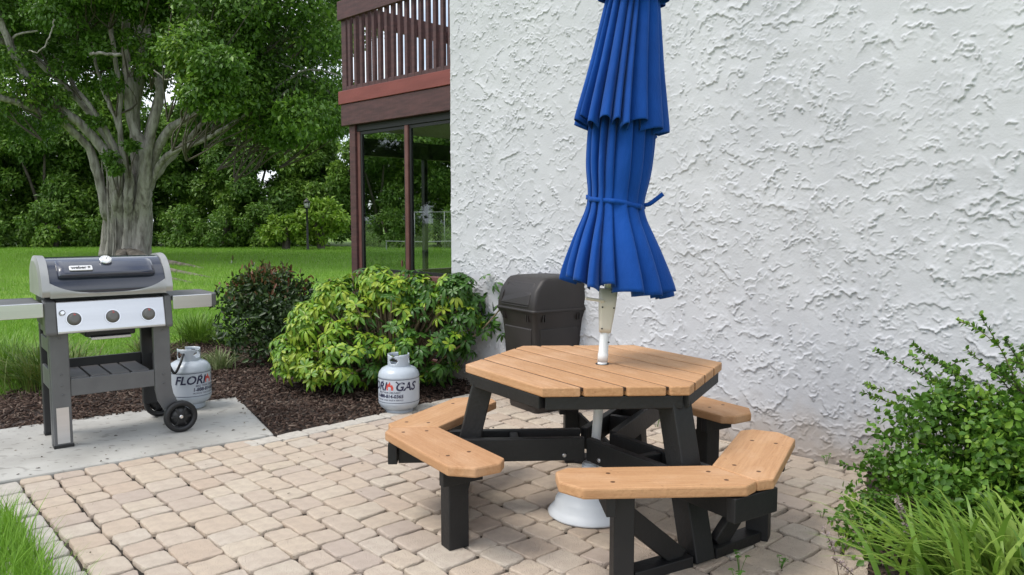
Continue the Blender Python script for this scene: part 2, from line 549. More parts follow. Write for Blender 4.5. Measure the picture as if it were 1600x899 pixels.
def paver_geo(poly, rng):
    """outline with worn corners, rounded top edge: verts around the centre"""
    n = len(poly)
    if sum(poly[i][0] * poly[(i + 1) % n][1] - poly[(i + 1) % n][0] * poly[i][1] for i in range(n)) < 0: poly = poly[::-1]
    c = np.mean(np.array(poly), 0); pts = []
    P = [np.array(p) for p in poly]
    for i in range(n):
        a = P[i - 1]; b = P[i]; d = P[(i + 1) % n]
        la = np.linalg.norm(a - b); ld = np.linalg.norm(d - b)
        if la < 1e-4 or ld < 1e-4: continue
        ka = min(.45 * la, rng.uniform(.018, .036)); kd = min(.45 * ld, rng.uniform(.018, .036))
        q1 = b + (a - b) / la * ka; q2 = b + (d - b) / ld * kd
        pts.append(q1); pts.append((q1 + q2) / 2 * .45 + b * .55); pts.append(q2)
        if ld > .09:
            nn = np.array([(d - b)[1], -(d - b)[0]]) / ld
            pts.append((b + d) / 2 + nn * rng.uniform(-.004, .003) + (d - b) * rng.uniform(-.1, .1))
    out = np.array(pts) + rng.normal(size=(len(pts), 2)) * .0021
    k = len(out)
    rel = out - c
    ln = np.linalg.norm(rel, axis=1, keepdims=True)
    inner = rel * (1 - (.005 + .004 * rng.random((k, 1))) / ln)
    mid = rel * (1 - .0025 / ln)
    tx, ty = rng.normal(size=2) * .012; dz = rng.normal() * .0016
    def z(r, off): return off + dz + r[:, 0] * tx + r[:, 1] * ty
    V = np.concatenate([np.column_stack([inner, z(inner, 0)]), np.column_stack([mid, z(mid, -.003)]), np.column_stack([rel, z(rel, -.009)]),
                        np.column_stack([rel, np.full(k, -.045)])])
    F = []
    for r in range(3):
        for i in range(k):
            j = (i + 1) % k
            F.append((r * k + i, (r + 1) * k + i, (r + 1) * k + j, r * k + j))
    return c, V, [tuple(range(k))] + F

PA = rad(41.5)
pv = np.array([math.cos(PA), math.sin(PA)]); pu = np.array([math.sin(PA), -math.cos(PA)])
PO = np.array([-2.736, 4.233])
pavers = []
rp = np.random.default_rng(21)
a = .0
vE = np.array(E2) - np.array(F1); vE = vE / np.linalg.norm(vE); nE = np.array([vE[1], -vE[0]])   # inward
vW = np.array(E3) - np.array(E2); vW = vW / np.linalg.norm(vW); nW = np.array([vW[1], -vW[0]])
G = .005
while a < 6.2:
    wd = rp.choice([.20, .14, .155, .165, .18], p=[.2, .2, .25, .2, .15])
    b = -3.2 + rp.random() * .1
    while b < 5.2:
        ln = rp.choice([.155, .175, .19, .235, .125], p=[.3, .27, .22, .13, .08])
        q = [PO + pv * (a + G) + pu * (b + G), PO + pv * (a + wd - G) + pu * (b + G), PO + pv * (a + wd - G) + pu * (b + ln - G), PO + pv * (a + G) + pu * (b + ln - G)]
        c = np.mean(q, 0)
        b += ln
        rt_ = rp.normal() * .012
        q = [tuple(c + (x - c) @ np.array([[1, rt_], [-rt_, 1]]) + rp.normal(size=2) * .004) for x in q]
        if c[1] < 1.0 or c[0] > 3: continue
        if np.dot(c - np.array(F1), np.array(dS)) < -.12:
            q = clip_half(q, np.array(F1), np.array(F0))
        elif np.dot(c - np.array(E2), vE) < 0:
            o_ = np.array(F1) + nE * .145
            q = clip_half(q, o_ + vE, o_)
        else:
            o_ = np.array(E2) + nW * .145
            q = clip_half(q, o_ + vW, o_)
        if len(q) > 2: q = clip_half(q, np.array([2.06, 4.45]) - wy.xy * .01, np.array([0, 6.464]) - wy.xy * .01) if True else q
        if len(q) > 2: q = clip_half(q, np.array(BED1), np.array(BED0))
        if len(q) > 2 and area(q) > .004:
            pavers.append((q, 0))
    a += wd
# light border courses
for k in range(40):
    o_ = PO + pu * (-.02 + k * .21)
    if o_[1] < .9: break
    for r in range(2):
        L = .20
        q = [o_ - pv * (.008 + .17 * r), o_ - pv * (.008 + .17 * r) + pu * (L - .008), o_ - pv * (.17 * (r + 1)) + pu * (L - .008), o_ - pv * (.17 * (r + 1))]
        q = [tuple(x + rp.normal(size=2) * .003) for x in q]
        q = clip_half(q, np.array(F1), np.array(F0))
        if len(q) > 2 and area(q) > .006: pavers.append((q, 1))
for base, dv, dn, length, st in ((np.array(F1), vE, nE, np.linalg.norm(np.array(E2) - np.array(F1)), -.22), (np.array(E2), vW, nW, np.linalg.norm(np.array(E3) - np.array(E2)), 0)):
    s = st
    while s < length - .02:
        L = min(rp.uniform(.19, .24), length - s)
        q = [base + dv * s, base + dv * (s + L - .008), base + dv * (s + L - .008) + dn * .138, base + dv * s + dn * .138]
        q = [tuple(x + rp.normal(size=2) * .003) for x in q]
        if s < 0: q = clip_half(q, np.array(F1), np.array(F0))
        if len(q) > 2 and area(q) > .004: pavers.append((q, 1))
        s += L
def in_view(c):
    return c[1] > 2.9 and abs(c[0] / c[1]) < .70
pavers.sort(key=lambda t: (not in_view(np.mean(t[0], 0)), np.mean(t[0], 0)[1]))
rest = {0: ([], []), 1: ([], [])}
for i, (q, kind) in enumerate(pavers):
    c, V, F = paver_geo([np.array(x) for x in q], rp)
    mt = m_border if kind else m_paver
    if i < 296:
        me = bpy.data.meshes.new("paver")
        me.from_pydata(V.tolist(), [], F)
        me.polygons.foreach_set("use_smooth", [False] + [True] * (len(F) - 1))
        o = link("paver", me, mt, patio)
        o.location = (c[0], c[1], 0)
    else:
        vs, fs = rest[kind]; b0 = len(vs)
        vs += (V + np.array([c[0], c[1], 0])).tolist(); fs += [tuple(x + b0 for x in f) for f in F]
for kind, nm in ((0, "far_pavers"), (1, "far_border_pavers")):
    vs, fs = rest[kind]
    if vs:
        me = bpy.data.meshes.new(nm); me.from_pydata(vs, [], fs)
        o = link(nm, me, m_border if kind else m_paver, patio); o['kind'] = 'stuff'

# ------------------------------------------------------------------ building
bld = thing("apartment_building", "white stucco building with wooden balcony over a glazed brown porch", "building", W0, WA)

def stucco_mat():
    m, t, p = _pr("white_stucco")
    tco = t.nodes.new("ShaderNodeTexCoord")
    sep = t.nodes.new("ShaderNodeSeparateXYZ"); t.links.new(tco.outputs["Object"], sep.inputs[0])
    n = t.nodes.new("ShaderNodeTexNoise"); n.inputs["Scale"].default_value = 2.2; n.inputs["Detail"].default_value = 5
    t.links.new(tco.outputs["Object"], n.inputs["Vector"])
    r = t.nodes.new("ShaderNodeValToRGB")
    r.color_ramp.elements[0].position = .3; r.color_ramp.elements[1].position = .7
    r.color_ramp.elements[0].color = (.495, .502, .53, 1); r.color_ramp.elements[1].color = (.565, .572, .598, 1)
    t.links.new(n.outputs["Fac"], r.inputs["Fac"])
    # splashed dirt along the foot of the wall, ragged by noise
    ad = t.nodes.new("ShaderNodeMath"); ad.operation = 'MULTIPLY_ADD'
    n2 = t.nodes.new("ShaderNodeTexNoise"); n2.inputs["Scale"].default_value = 5; n2.inputs["Detail"].default_value = 6
    t.links.new(tco.outputs["Object"], n2.inputs["Vector"])
    t.links.new(n2.outputs["Fac"], ad.inputs[0]); ad.inputs[1].default_value = -.55; t.links.new(sep.outputs["Z"], ad.inputs[2])
    mr = t.nodes.new("ShaderNodeMapRange")
    mr.inputs[1].default_value = -.26; mr.inputs[2].default_value = .06; mr.inputs[3].default_value = .8; mr.inputs[4].default_value = 0
    t.links.new(ad.outputs[0], mr.inputs[0])
    x = t.nodes.new("ShaderNodeMix"); x.data_type = 'RGBA'
    t.links.new(mr.outputs[0], x.inputs[0]); t.links.new(r.outputs["Color"], x.inputs[6]); x.inputs[7].default_value = (.40, .33, .27, 1)
    t.links.new(x.outputs[2], p.inputs["Base Color"])
    p.inputs["Roughness"].default_value = .75
    p.inputs["Specular IOR Level"].default_value = .25
    b = t.nodes.new("ShaderNodeBump"); b.inputs["Strength"].default_value = .35; b.inputs["Distance"].default_value = .004
    n3 = t.nodes.new("ShaderNodeTexNoise"); n3.inputs["Scale"].default_value = 70; n3.inputs["Detail"].default_value = 5
    t.links.new(tco.outputs["Object"], n3.inputs["Vector"]); t.links.new(n3.outputs["Fac"], b.inputs["Height"])
    b2 = t.nodes.new("ShaderNodeBump"); b2.inputs["Strength"].default_value = .55; b2.inputs["Distance"].default_value = .007
    n4 = t.nodes.new("ShaderNodeTexNoise"); n4.noise_type = 'RIDGED_MULTIFRACTAL'
    n4.inputs["Scale"].default_value = 14; n4.inputs["Detail"].default_value = 5; n4.inputs["Distortion"].default_value = 1.2
    mp4 = t.nodes.new("ShaderNodeMapping"); mp4.inputs["Scale"].default_value = (.8, 1, 1.5); mp4.inputs["Rotation"].default_value = (0, .25, 0)
    t.links.new(tco.outputs["Object"], mp4.inputs[0]); t.links.new(mp4.outputs[0], n4.inputs["Vector"])
    r4 = t.nodes.new("ShaderNodeMapRange"); r4.inputs[1].default_value = .55; r4.inputs[2].default_value = 1.3
    t.links.new(n4.outputs["Fac"], r4.inputs[0]); t.links.new(r4.outputs[0], b2.inputs["Height"])
    t.links.new(b.outputs[0], b2.inputs["Normal"])
    t.links.new(b2.outputs[0], p.inputs["Normal"])
    return m
m_stucco = stucco_mat()

def stucco_wall():
    st = .0052
    xs = np.concatenate([np.arange(0, 4.75, st), 4.75 + np.arange(0, 4.2, .06)])
    zs = np.concatenate([np.arange(-.03, 3.72, st), 3.72 + np.arange(0, 1.9, .06)])
    nx = int(4.75 / st) + 1; nz = int(3.75 / st) + 1
    H = np.zeros((nz, nx), np.float32)
    rng = np.random.default_rng(77)
    def noise2(per, seed):
        g = np.random.default_rng(seed).normal(size=(int(nz * st / per) + 3, int(nx * st / per) + 3))
        yy = np.arange(nz) * st / per; xx = np.arange(nx) * st / per
        yi = yy.astype(int); xi = xx.astype(int); fy = (yy - yi)[:, None]; fx = (xx - xi)[None, :]
        fy = fy * fy * (3 - 2 * fy); fx = fx * fx * (3 - 2 * fx)
        A = g[yi][:, xi]; B = g[yi][:, xi + 1]; C = g[yi + 1][:, xi]; D = g[yi + 1][:, xi + 1]
        return (A * (1 - fx) + B * fx) * (1 - fy) + (C * (1 - fx) + D * fx) * fy
    wob = noise2(.045, 1) * .009 + noise2(.018, 2) * .006 + noise2(.011, 12) * .003
    dens = noise2(.45, 3)
    N = 9000
    for k in range(N):
        cx = rng.random() * 4.75; cz = rng.random() * 3.75
        di = dens[min(nz - 1, int(cz / st)), min(nx - 1, int(cx / st))]
        L = (.012 + .05 * rng.random() ** 1.8) if di > -.2 else (.02 + .10 * rng.random() ** 1.6)
        if di < -.2 and rng.random() < .6: continue
        ang = rng.normal() * .6 + .15
        wd = .004 + .022 * rng.random() ** 2.2
        hh = .0016 + .0085 * rng.random() ** 2.2
        if rng.random() < .035: L = .06 + .14 * rng.random(); hh = .005 + .007 * rng.random(); wd = .012 + .03 * rng.random()
        curv = rng.normal() * 3.0
        sgn = 1 if rng.random() < .72 else -1
        ext = L + wd * 3
        i0 = max(0, int((cx - ext) / st)); i1 = min(nx, int((cx + ext) / st) + 1)
        j0 = max(0, int((cz - ext) / st)); j1 = min(nz, int((cz + ext) / st) + 1)
        if i1 - i0 < 3 or j1 - j0 < 3: continue
        X = (np.arange(i0, i1) * st - cx)[None, :]; Z = (np.arange(j0, j1) * st - cz)[:, None]
        s = X * math.cos(ang) + Z * math.sin(ang); t = (-X * math.sin(ang) + Z * math.cos(ang)) * sgn
        t = t - curv * s * s + wob[j0:j1, i0:i1] * (1.6 if L < .1 else 1.0) + .006 * np.sin(s * 95 + k)
        end = np.clip((L - np.abs(s)) / (L * .45), 0, 1)
        prof = np.where(t > 0, np.exp(-t / wd), 0) * np.clip((t + .0026) / .0052, 0, 1)
        prof = np.maximum(prof, np.clip(1.25 - np.abs(t) / .0055, 0, 1))
        h = hh * prof * end
        H[j0:j1, i0:i1] = np.maximum(H[j0:j1, i0:i1], h) + .10 * h
    H += (noise2(.16, 5) * .0016 + noise2(.05, 6) * .0005).astype(np.float32)
    full = np.zeros((len(zs), len(xs)), np.float32)
    a_ = min(nz, len(zs)); b_ = min(nx, len(xs))
    full[:a_, :b_] = H[:a_, :b_]
    Xg, Zg = np.meshgrid(xs, zs)
    # worn, softly waving outer corner
    Xg = Xg.copy(); wv = np.sin(zs * 9) * .004 + np.sin(zs * 31 + 1) * .003
    Xg[:, 0] += wv
    Yg = -full
    Yg[:, 0] += .012
    V = np.stack([Xg, Yg, Zg], -1).reshape(-1, 3)
    nr, nc = Zg.shape
    idx = np.arange(nr * nc).reshape(nr, nc)
    F = np.stack([idx[:-1, :-1], idx[:-1, 1:], idx[1:, 1:], idx[1:, :-1]], -1).reshape(-1, 4)
    # return face at the free end, back of the wall and its top
    n0 = len(V)
    back = np.stack([xs[0] + wv, np.full(nr, .24), zs], -1)
    V = np.concatenate([V, back])
    bi = n0 + np.arange(nr)
    F2 = np.stack([bi[:-1], idx[:-1, 0], idx[1:, 0], bi[1:]], -1)
    n1 = len(V)
    V = np.concatenate([V, np.array([[xs[-1], .24, zs[0]], [xs[-1], .24, zs[-1]]])])
    F3 = np.array([[bi[0], bi[-1], n1 + 1, n1], [idx[-1, 0], idx[-1, -1], n1 + 1, bi[-1]], [idx[0, -1], n1, n1 + 1, idx[-1, -1]]])
    return mesh_np("stucco_wall", V, np.concatenate([F, F2, F3]), m_stucco, bld, smooth=True)
stucco_wall()

m_brown = M("brown_stained_wood", (.052, .021, .021), .6, col2=(.085, .034, .033), scale=6, stretch=(1, 1, 6), bump=.25, bscale=40, bstretch=(1, 1, .2))
m_red = M("red_brown_paint", (.165, .038, .030), .55, col2=(.205, .050, .040), scale=5, stretch=(.6, 1, 3), bump=.15, bscale=50)
m_frame = M("window_frame_paint", (.11, .042, .036), .5, col2=(.14, .058, .05), scale=9)
m_black = M("dark_trim", (.010, .010, .011), .5)
m_ceil = M("porch_ceiling", (.55, .52, .47), .8, col2=(.60, .57, .52), scale=3)
m_inter = M("interior_wall", (.16, .15, .13), .8)
m_deck = M("porch_floor", (.10, .09, .08), .7)
def glass_mat():
    m = bpy.data.materials.new("tinted_glass"); m.use_nodes = True
    t = m.node_tree; t.nodes.clear()
    o = t.nodes.new("ShaderNodeOutputMaterial"); tr = t.nodes.new("ShaderNodeBsdfTransparent"); gl = t.nodes.new("ShaderNodeBsdfGlossy")
    tr.inputs[0].default_value = (.80, .83, .81, 1); gl.inputs["Roughness"].default_value = .02; gl.inputs["Color"].default_value = (.8, .85, .88, 1)
    fr = t.nodes.new("ShaderNodeLayerWeight"); fr.inputs[0].default_value = .5
    pw = t.nodes.new("ShaderNodeMath"); pw.operation = 'POWER'; pw.inputs[1].default_value = 4
    t.links.new(fr.outputs["Facing"], pw.inputs[0])
    mm = t.nodes.new("ShaderNodeMath"); mm.operation = 'MULTIPLY_ADD'; mm.inputs[1].default_value = .7; mm.inputs[2].default_value = .06
    t.links.new(pw.outputs[0], mm.inputs[0])
    x = t.nodes.new("ShaderNodeMixShader"); t.links.new(mm.outputs[0], x.inputs[0]); t.links.new(tr.outputs[0], x.inputs[1]); t.links.new(gl.outputs[0], x.inputs[2])
    t.links.new(x.outputs[0], o.inputs[0])
    return m
m_glass = glass_mat()
PX = -1.67                        # outer edge of the porch
def bp(name, x0, x1, y0, y1, z0, z1, mat, bevel=.004, parent=None):
    return MB().box(x0, x1, y0, y1, z0, z1).build(name, mat, parent or bld, bevel=bevel, seg=1)
bp("corner_post", PX, PX + .10, .07, .17, -.02, 2.428, m_brown)
bp("beam", PX - .09, -.003, .034, .1, 2.43, 2.648, m_brown)
bp("fascia_board", PX - .12, -.004, .022, .1, 2.651, 2.785, m_red)
bp("beam", PX - .085, PX - .005, .103, 3.6, 2.432, 2.646, m_brown)
bp("fascia_board", PX - .118, PX - .012, .103, 3.6, 2.652, 2.784, m_red)
bp("balcony_floor", PX + .0, 1.2, .103, 3.6, 2.52, 2.75, m_ceil, 0)
bp("top_rail", PX - .10, -.004, .012, .048, 3.50, 3.69, m_brown)
bp("top_rail", PX - .098, PX - .05, .048, 3.6, 3.502, 3.688, m_brown)
bp("rail_post", PX - .085, PX - .005, .05, .13, 2.786, 3.70, m_brown)
for k in range(16):
    x = PX + .055 + k * .104
    if x > -.03: break
    bp("baluster", x - .021, x + .021, .047, .083, 2.74, 3.62, m_brown, .002)
for k in range(24):
    y = .22 + k * .14
    bp("baluster", PX - .049, PX - .013, y - .02, y + .02, 2.74, 3.62, m_brown, .002)
bp("bottom_rail", PX - .004, -.004, .05, .08, 2.787, 2.83, m_brown)
# glazed front of the porch
fr = .095
bp("frame_jamb", PX + .103, PX + .15, fr, fr + .05, .93, 2.36, m_frame)
bp("frame_jamb", -.06, -.004, fr, fr + .05, .93, 2.36, m_frame)
bp("frame_head", PX + .103, -.004, fr - .002, fr + .052, 2.362, 2.43, m_black)
bp("mullion", -.765, -.715, fr - .012, fr + .04, .93, 2.36, m_frame)
bp("sill", PX + .103, -.004, fr - .035, fr + .06, .80, .928, m_frame, .006)
bp("lower_rail", PX + .103, -.004, fr - .01, fr + .05, .02, .14, m_frame, .006)
bp("mullion", -.765, -.715, fr - .012, fr + .04, .142, .798, m_frame)
for x0, x1 in ((PX + .152, -.767), (-.713, -.062)):
    for z0, z1, nm in ((.932, 2.358, "window"), (.145, .795, "lower_window")):
        f = MB()
        tkn = .028
        f.box(x0, x0 + tkn, fr + .008, fr + .035, z0, z1).box(x1 - tkn, x1, fr + .008, fr + .035, z0, z1)
        f.box(x0 + tkn, x1 - tkn, fr + .009, fr + .034, z0, z0 + tkn).box(x0 + tkn, x1 - tkn, fr + .009, fr + .034, z1 - tkn, z1)
        wo = f.build(nm, m_black, bld)
        MB().box(x0 + tkn, x1 - tkn, fr + .018, fr + .023, z0 + tkn, z1 - tkn).build("pane", m_glass, wo)
MB().box(-.85, -.835, fr + .0, fr + .012, 1.0, 1.06).build("latch", m_frame, bld)
# end wall of the porch (seen through the glass) and its inside
for y in (1.02, 2.1, 3.3):
    bp("porch_post", PX + .004, PX + .06, y, y + .05, .9, 2.13, m_black)
bp("header", PX + .002, PX + .08, .175, 3.5, 2.13, 2.31, m_black)
bp("porch_ceiling", PX + .085, 1.1, .16, 3.42, 2.385, 2.42, m_ceil, 0)
bp("knee_wall", PX + .003, PX + .09, .175, 3.5, -.02, .90, m_brown)
bp("back_wall", PX + .1, 1.2, 3.42, 3.5, -.02, 2.5, m_inter, 0)
bp("side_wall", 1.1, 1.2, .25, 3.4, -.02, 2.5, m_inter, 0)
bp("porch_floor", PX + .1, 1.1, .16, 3.42, -.05, .02, m_deck, 0)
MB().box(.3, 8.9, .245, 6, -.03, 5.5).build("building_body", m_stucco, bld)

# ------------------------------------------------------------------ grill
m_gray = M("grill_grey_paint", (.105, .105, .108), .45, col2=(.125, .125, .128), scale=8, bump=.08, bscale=200)
m_dgray = M("grill_dark_panel", (.028, .028, .029), .5)
m_cast = M("cast_aluminium", (.34, .34, .335), .42, metal=.55, col2=(.40, .40, .39), scale=6, bump=.1, bscale=160)
m_enam = M("navy_enamel", (.018, .022, .040), .2, coat=.8, col2=(.026, .031, .052), scale=4)
m_steel = M("stainless_steel", (.62, .62, .64), .30, metal=.9, col2=(.68, .68, .70), scale=3, stretch=(.3, 8, 8))
m_knob = M("knob_grey", (.13, .125, .12), .4)
m_redm = M("knob_red", (.65, .05, .05), .4)
m_plast = M("black_plastic", (.012, .012, .013), .45, bump=.05, bscale=120)
m_white = M("white_enamel", (.75, .75, .74), .3)
m_slat = M("shelf_slat_grey", (.12, .115, .115), .6, col2=(.15, .145, .14), scale=5)
m_chrome = M("chrome", (.75, .75, .76), .15, metal=1.)

gr = thing("gas_grill", "grey three-burner gas grill with navy lid and side tables on the concrete pad", "grill", (-2.875, 4.825, .012), rad(38))
Wg = .68; Dg = .46                      # leg to leg
# legs
MB().box(-.01, .095, 0, .035, .0, .76).box(-.013, .02, .036, .10, .0, .76).build("front_leg", m_gray, gr, bevel=.006)
MB().box(.008, .078, -.004, -.001, .03, .26).build("leg_label", m_steel, gr)
MB().box(-.014, .10, -.003, .06, -.0005, .022).build("leg_foot", m_plast, gr, bevel=.004)
MB().box(-.012, .06, Dg - .06, Dg, .0, .76).build("rear_leg", m_dgray, gr, bevel=.006)
MB().box(-.014, .07, Dg - .065, Dg + .004, -.0005, .02).build("leg_foot", m_plast, gr, bevel=.004)
MB().prism([(Wg - .085, .76), (Wg - .085, .30), (Wg - .07, .22), (Wg - .005, .10), (Wg + .075, .085), (Wg + .085, .13), (Wg + .03, .26), (Wg + .02, .32), (Wg + .02, .76)], -.035, 0,
           Matrix(((1, 0, 0, 0), (0, 0, -1, 0), (0, 1, 0, 0), (0, 0, 0, 1)))).build("front_leg", m_gray, gr, bevel=.006)
MB().box(Wg - .07, Wg + .02, Dg - .05, Dg, .12, .76).build("rear_leg", m_dgray, gr, bevel=.006)
for z0, z1 in ((.60, .69), (.36, .49), (.72, .80)):
    MB().box(-.008, .012, .10, Dg - .06, z0, z1).build("side_rail", m_gray, gr, bevel=.004)
    MB().box(Wg - .005, Wg + .015, .036, Dg - .05, z0, z1).build("side_rail", m_gray, gr, bevel=.004)
MB().box(.096, Wg - .086, .004, .03, .325, .435).build("front_rail", m_gray, gr, bevel=.005)
MB().box(.06, Wg - .07, Dg - .03, Dg - .005, .40, .50).build("rear_rail", m_dgray, gr, bevel=.005)
for k in range(4):
    x0 = .098 + k * .121
    MB().box(x0, x0 + .107, .032, Dg - .032, .425, .442).build("shelf_slat", m_slat, gr, bevel=.004)
MB().box(.09, Wg - .08, .033, Dg - .033, .395, .415).build("shelf_base", m_dgray, gr)
for x, z in ((.045, .40), (.045, .47), (.05, .34), (Wg - .03, .40), (Wg - .03, .34), (Wg - .03, .70), (.045, .70)):
    MB().lathe([(.007, 0), (.007, .004), (.004, .006)], 10, (x, 0, z), Matrix.Rotation(rad(90), 3, 'X')).build("bolt", m_gray, gr)
# wheels
WA_ = Wg + .055
def wheel(y):
    wq = MB()
    rot = Matrix.Rotation(rad(90), 3, 'X')
    wq.lathe([(.074, .0), (.074, -.022), (.098, -.024), (.108, -.014), (.108, .014), (.098, .024), (.074, .022), (.074, 0)], 36, (WA_ + .0, y, .108), rot, caps=False)
    o = wq.build("wheel", m_plast, gr)
    h = MB()
    h.lathe([(.016, .020), (.03, .018), (.071, .006), (.071, -.006), (.03, -.018), (.016, -.02)], 28, (WA_, y, .108), rot)
    hub = h.build("hub", M("wheel_hub_black", (.02, .02, .021), .35), o)
    for k in range(6):
        a_ = 2 * PI * k / 6
        s = MB().bar((WA_ + .016 * math.cos(a_), y - .020, .108 + .016 * math.sin(a_)), (WA_ + .066 * math.cos(a_), y - .012, .108 + .066 * math.sin(a_)), .016, .012, (0, 1, 0))
        s.build("spoke", m_plast, o, bevel=.003)
    MB().lathe([(.014, 0), (.014, .006), (.009, .009)], 14, (WA_, y - .019, .108), rot).build("hub_cap", m_chrome, o)
wheel(-.055)
wheel(Dg + .03)
MB().tube([(WA_, -.04, .108), (WA_, Dg + .02, .108)], .008, 10).build("axle", m_chrome, gr)
# fire box and control panel
MB().box(-.02, Wg + .02, .06, Dg - .01, .765, .96).build("fire_box", m_dgray, gr, bevel=.01)
def panel_end(x0, x1):
    secs = [[(x, -.055, .74), (x, -.045, .725), (x, .06, .725), (x, .06, .945), (x, .02, .945), (x, -.03, .935)] for x in (x0, x1)]
    return MB().loft(secs, smooth=False).build("panel_end_cap", m_gray, gr, bevel=.008)
panel_end(-.035, .03)
panel_end(Wg - .015, Wg + .03)
MB().loft([[(x, -.058, .742), (x, -.05, .732), (x, .05, .735), (x, .05, .936), (x, -.02, .932)] for x in (.031, Wg - .016)], smooth=False).build("control_panel", m_steel, gr, bevel=.006)
slope = math.atan2(.038, .19)
for x in (.125, .345, .56):
    base = Vector((x, -.046, .822))
    rot = Matrix.Rotation(rad(90) - slope, 3, 'X')
    kb = MB().lathe([(.041, 0), (.041, .004), (.036, .006), (.035, .026), (.031, .032), (.02, .034)], 26, base, rot).build("knob", m_knob, gr)
    MB().lathe([(.046, -.002), (.046, .002)], 26, base, rot).build("knob_ring", m_chrome, kb)
    p_ = base + rot @ Vector((0, .022, .034)); p2 = base + rot @ Vector((0, .035, .018))
    MB().bar(p_, p2, .011, .006, (0, -1, 0)).build("indicator", m_redm, kb)
MB().lathe([(.017, 0), (.017, .006), (.012, .008), (.011, .016)], 18, Vector((.062, -.044, .865)), Matrix.Rotation(rad(90) - slope, 3, 'X')).build("igniter_button", m_chrome, gr)
MB().box(.20, .50, .06, .34, .685, .735).build("drip_tray", m_plast, gr, bevel=.012)
MB().box(.23, .47, .04, .32, .667, .686).build("drip_pan", m_steel, gr, bevel=.006)
# lid
prof = [(-.035, .968), (-.045, .995), (-.040, 1.02), (-.015, 1.075), (.02, 1.125), (.065, 1.165), (.12, 1.190), (.20, 1.203), (.30, 1.198), (.38, 1.17), (.44, 1.10), (.46, .968)]
pp = smooth_path([Vector((0, p[0], p[1])) for p in prof], 3)
def lid_secs(xs_, off=0.):
    c_ = Vector((0, .2, 1.0)); out = []
    for x in xs_:
        out.append([Vector((x, p.y, p.z)) + (Vector((0, p.y, p.z)) - c_).normalized() * off for p in pp])
    return out
MB().loft(lid_secs([.0, Wg])).build("lid", m_enam, gr, sharp=40)
def end_cap(x0, x1, x2, nm="lid_end_cap"):
    s0 = lid_secs([x0], -.02)[0]; s1 = lid_secs([x1], .013)[0]; s2 = lid_secs([x2], .010)[0]; s3 = lid_secs([x2], -.03)[0]
    return MB().loft([s0, s1, s2, s3]).build(nm, m_cast, gr, bevel=0, sharp=40)
end_cap(-.052, -.042, .002)
end_cap(Wg + .045, Wg + .036, Wg - .004)
# pale curved trim along the front foot of the lid
secs = []
for k in range(25):
    x = .002 + (Wg - .006) * k / 24; t = abs(2 * k / 24 - 1)
    zt = .982 + .07 * t ** 3.2
    zs_ = [.958, .963, .975 + .0 * t, (zt + .975) / 2, zt]
    def yat(z):
        for i in range(len(pp) - 1):
            if pp[i].z <= z <= pp[i + 1].z: 
                u_ = (z - pp[i].z) / (pp[i + 1].z - pp[i].z + 1e-9); return pp[i].y + (pp[i + 1].y - pp[i].y) * u_
        return pp[0].y
    fr_ = [(x, yat(max(z, .97)) - (.012 if j < 4 else .006), z) for j, z in enumerate(zs_)]
    bk = [(x, yat(max(z, .97)) + .012, z) for z in zs_[::-1]]
    secs.append(fr_ + bk)
MB().loft(secs).build("lid_trim", m_cast, gr, sharp=50)
# raised handle ledge
secs = []
for k, (x, g_) in enumerate(((.05, 0.), (.066, .75), (.09, 1.), (.575, 1.), (.60, .75), (.616, 0.))):
    sec = []
    for (y, z, o_) in ((-.016, 1.082, .004), (-.026, 1.086, .024), (-.020, 1.10, .03), (.008, 1.128, .020), (.05, 1.163, .012), (.10, 1.184, .004), (.10, 1.17, -.02), (.0, 1.07, -.03)):
        d_ = (Vector((0, y, z)) - Vector((0, .2, 1.0))).normalized()
        q_ = Vector((x, y, z)) + d_ * (o_ * g_ if o_ > 0 else o_)
        sec.append(q_)
    secs.append(sec)
MB().loft(secs).build("lid_handle", m_enam, gr, bevel=.006, sharp=30)
# name plate and thermometer sit on the front slope
def lid_frame(x, y, z, off):
    n_ = Vector((0, -.62, .78)).normalized()
    X_ = Vector((1, 0, 0)); Y_ = n_.cross(X_).normalized()
    mt = Matrix((X_, Y_, n_)).transposed().to_4x4()
    mt.translation = Vector((x, y, z)) + n_ * off
    return mt
mt = lid_frame(.18, -.006, 1.122, .018)
rp_ = []
for cx_, cy_, a0 in ((.056, .013, 0), (-.056, .013, 90), (-.056, -.013, 180), (.056, -.013, 270)):
    for j in range(4):
        aa = rad(a0 + j * 30); rp_.append((cx_ + .009 * math.cos(aa), cy_ + .009 * math.sin(aa)))
pl = MB().prism(rp_, 0, .008, mt).build("name_plate", M("plate_silver", (.72, .71, .70), .35, metal=.3), gr, bevel=.002)
vs, fs = text_tris("weber", .034, 0, .0012)
tm = MB()
tm.add([mt @ Vector((x - .012, y - .009, .0086)) for x, y, z in vs], fs)
tm.add([mt @ Vector((.046 + x * .009, y * .009 + .002, .0086)) for x, y in ((-1, .3), (-.7, .9), (0, 1.2), (.7, .9), (1, .3))], [(0, 4, 3, 2, 1)])
tm.add([mt @ Vector((.046 + x * .009, y * .009 + .002, .0086)) for x, y in ((-1, .1), (1, .1), (.5, -.5), (-.5, -.5))], [(0, 3, 2, 1)])
tm.add([mt @ Vector((.046 + x * .009, y * .009 + .002, .0086)) for x, y in ((-.35, -.5), (-.1, -.5), (-.6, -1.4), (-.85, -1.4))], [(0, 3, 2, 1)])
tm.add([mt @ Vector((.046 + x * .009, y * .009 + .002, .0086)) for x, y in ((.1, -.5), (.35, -.5), (.85, -1.4), (.6, -1.4))], [(0, 3, 2, 1)])
tm.build("plate_lettering", m_plast, pl)
mt = lid_frame(.335, .055, 1.168, .010)
th = MB().lathe([(.036, 0), (.038, .010), (.036, .018), (.030, .020)], 32, mat=mt).build("thermometer", m_chrome, gr)
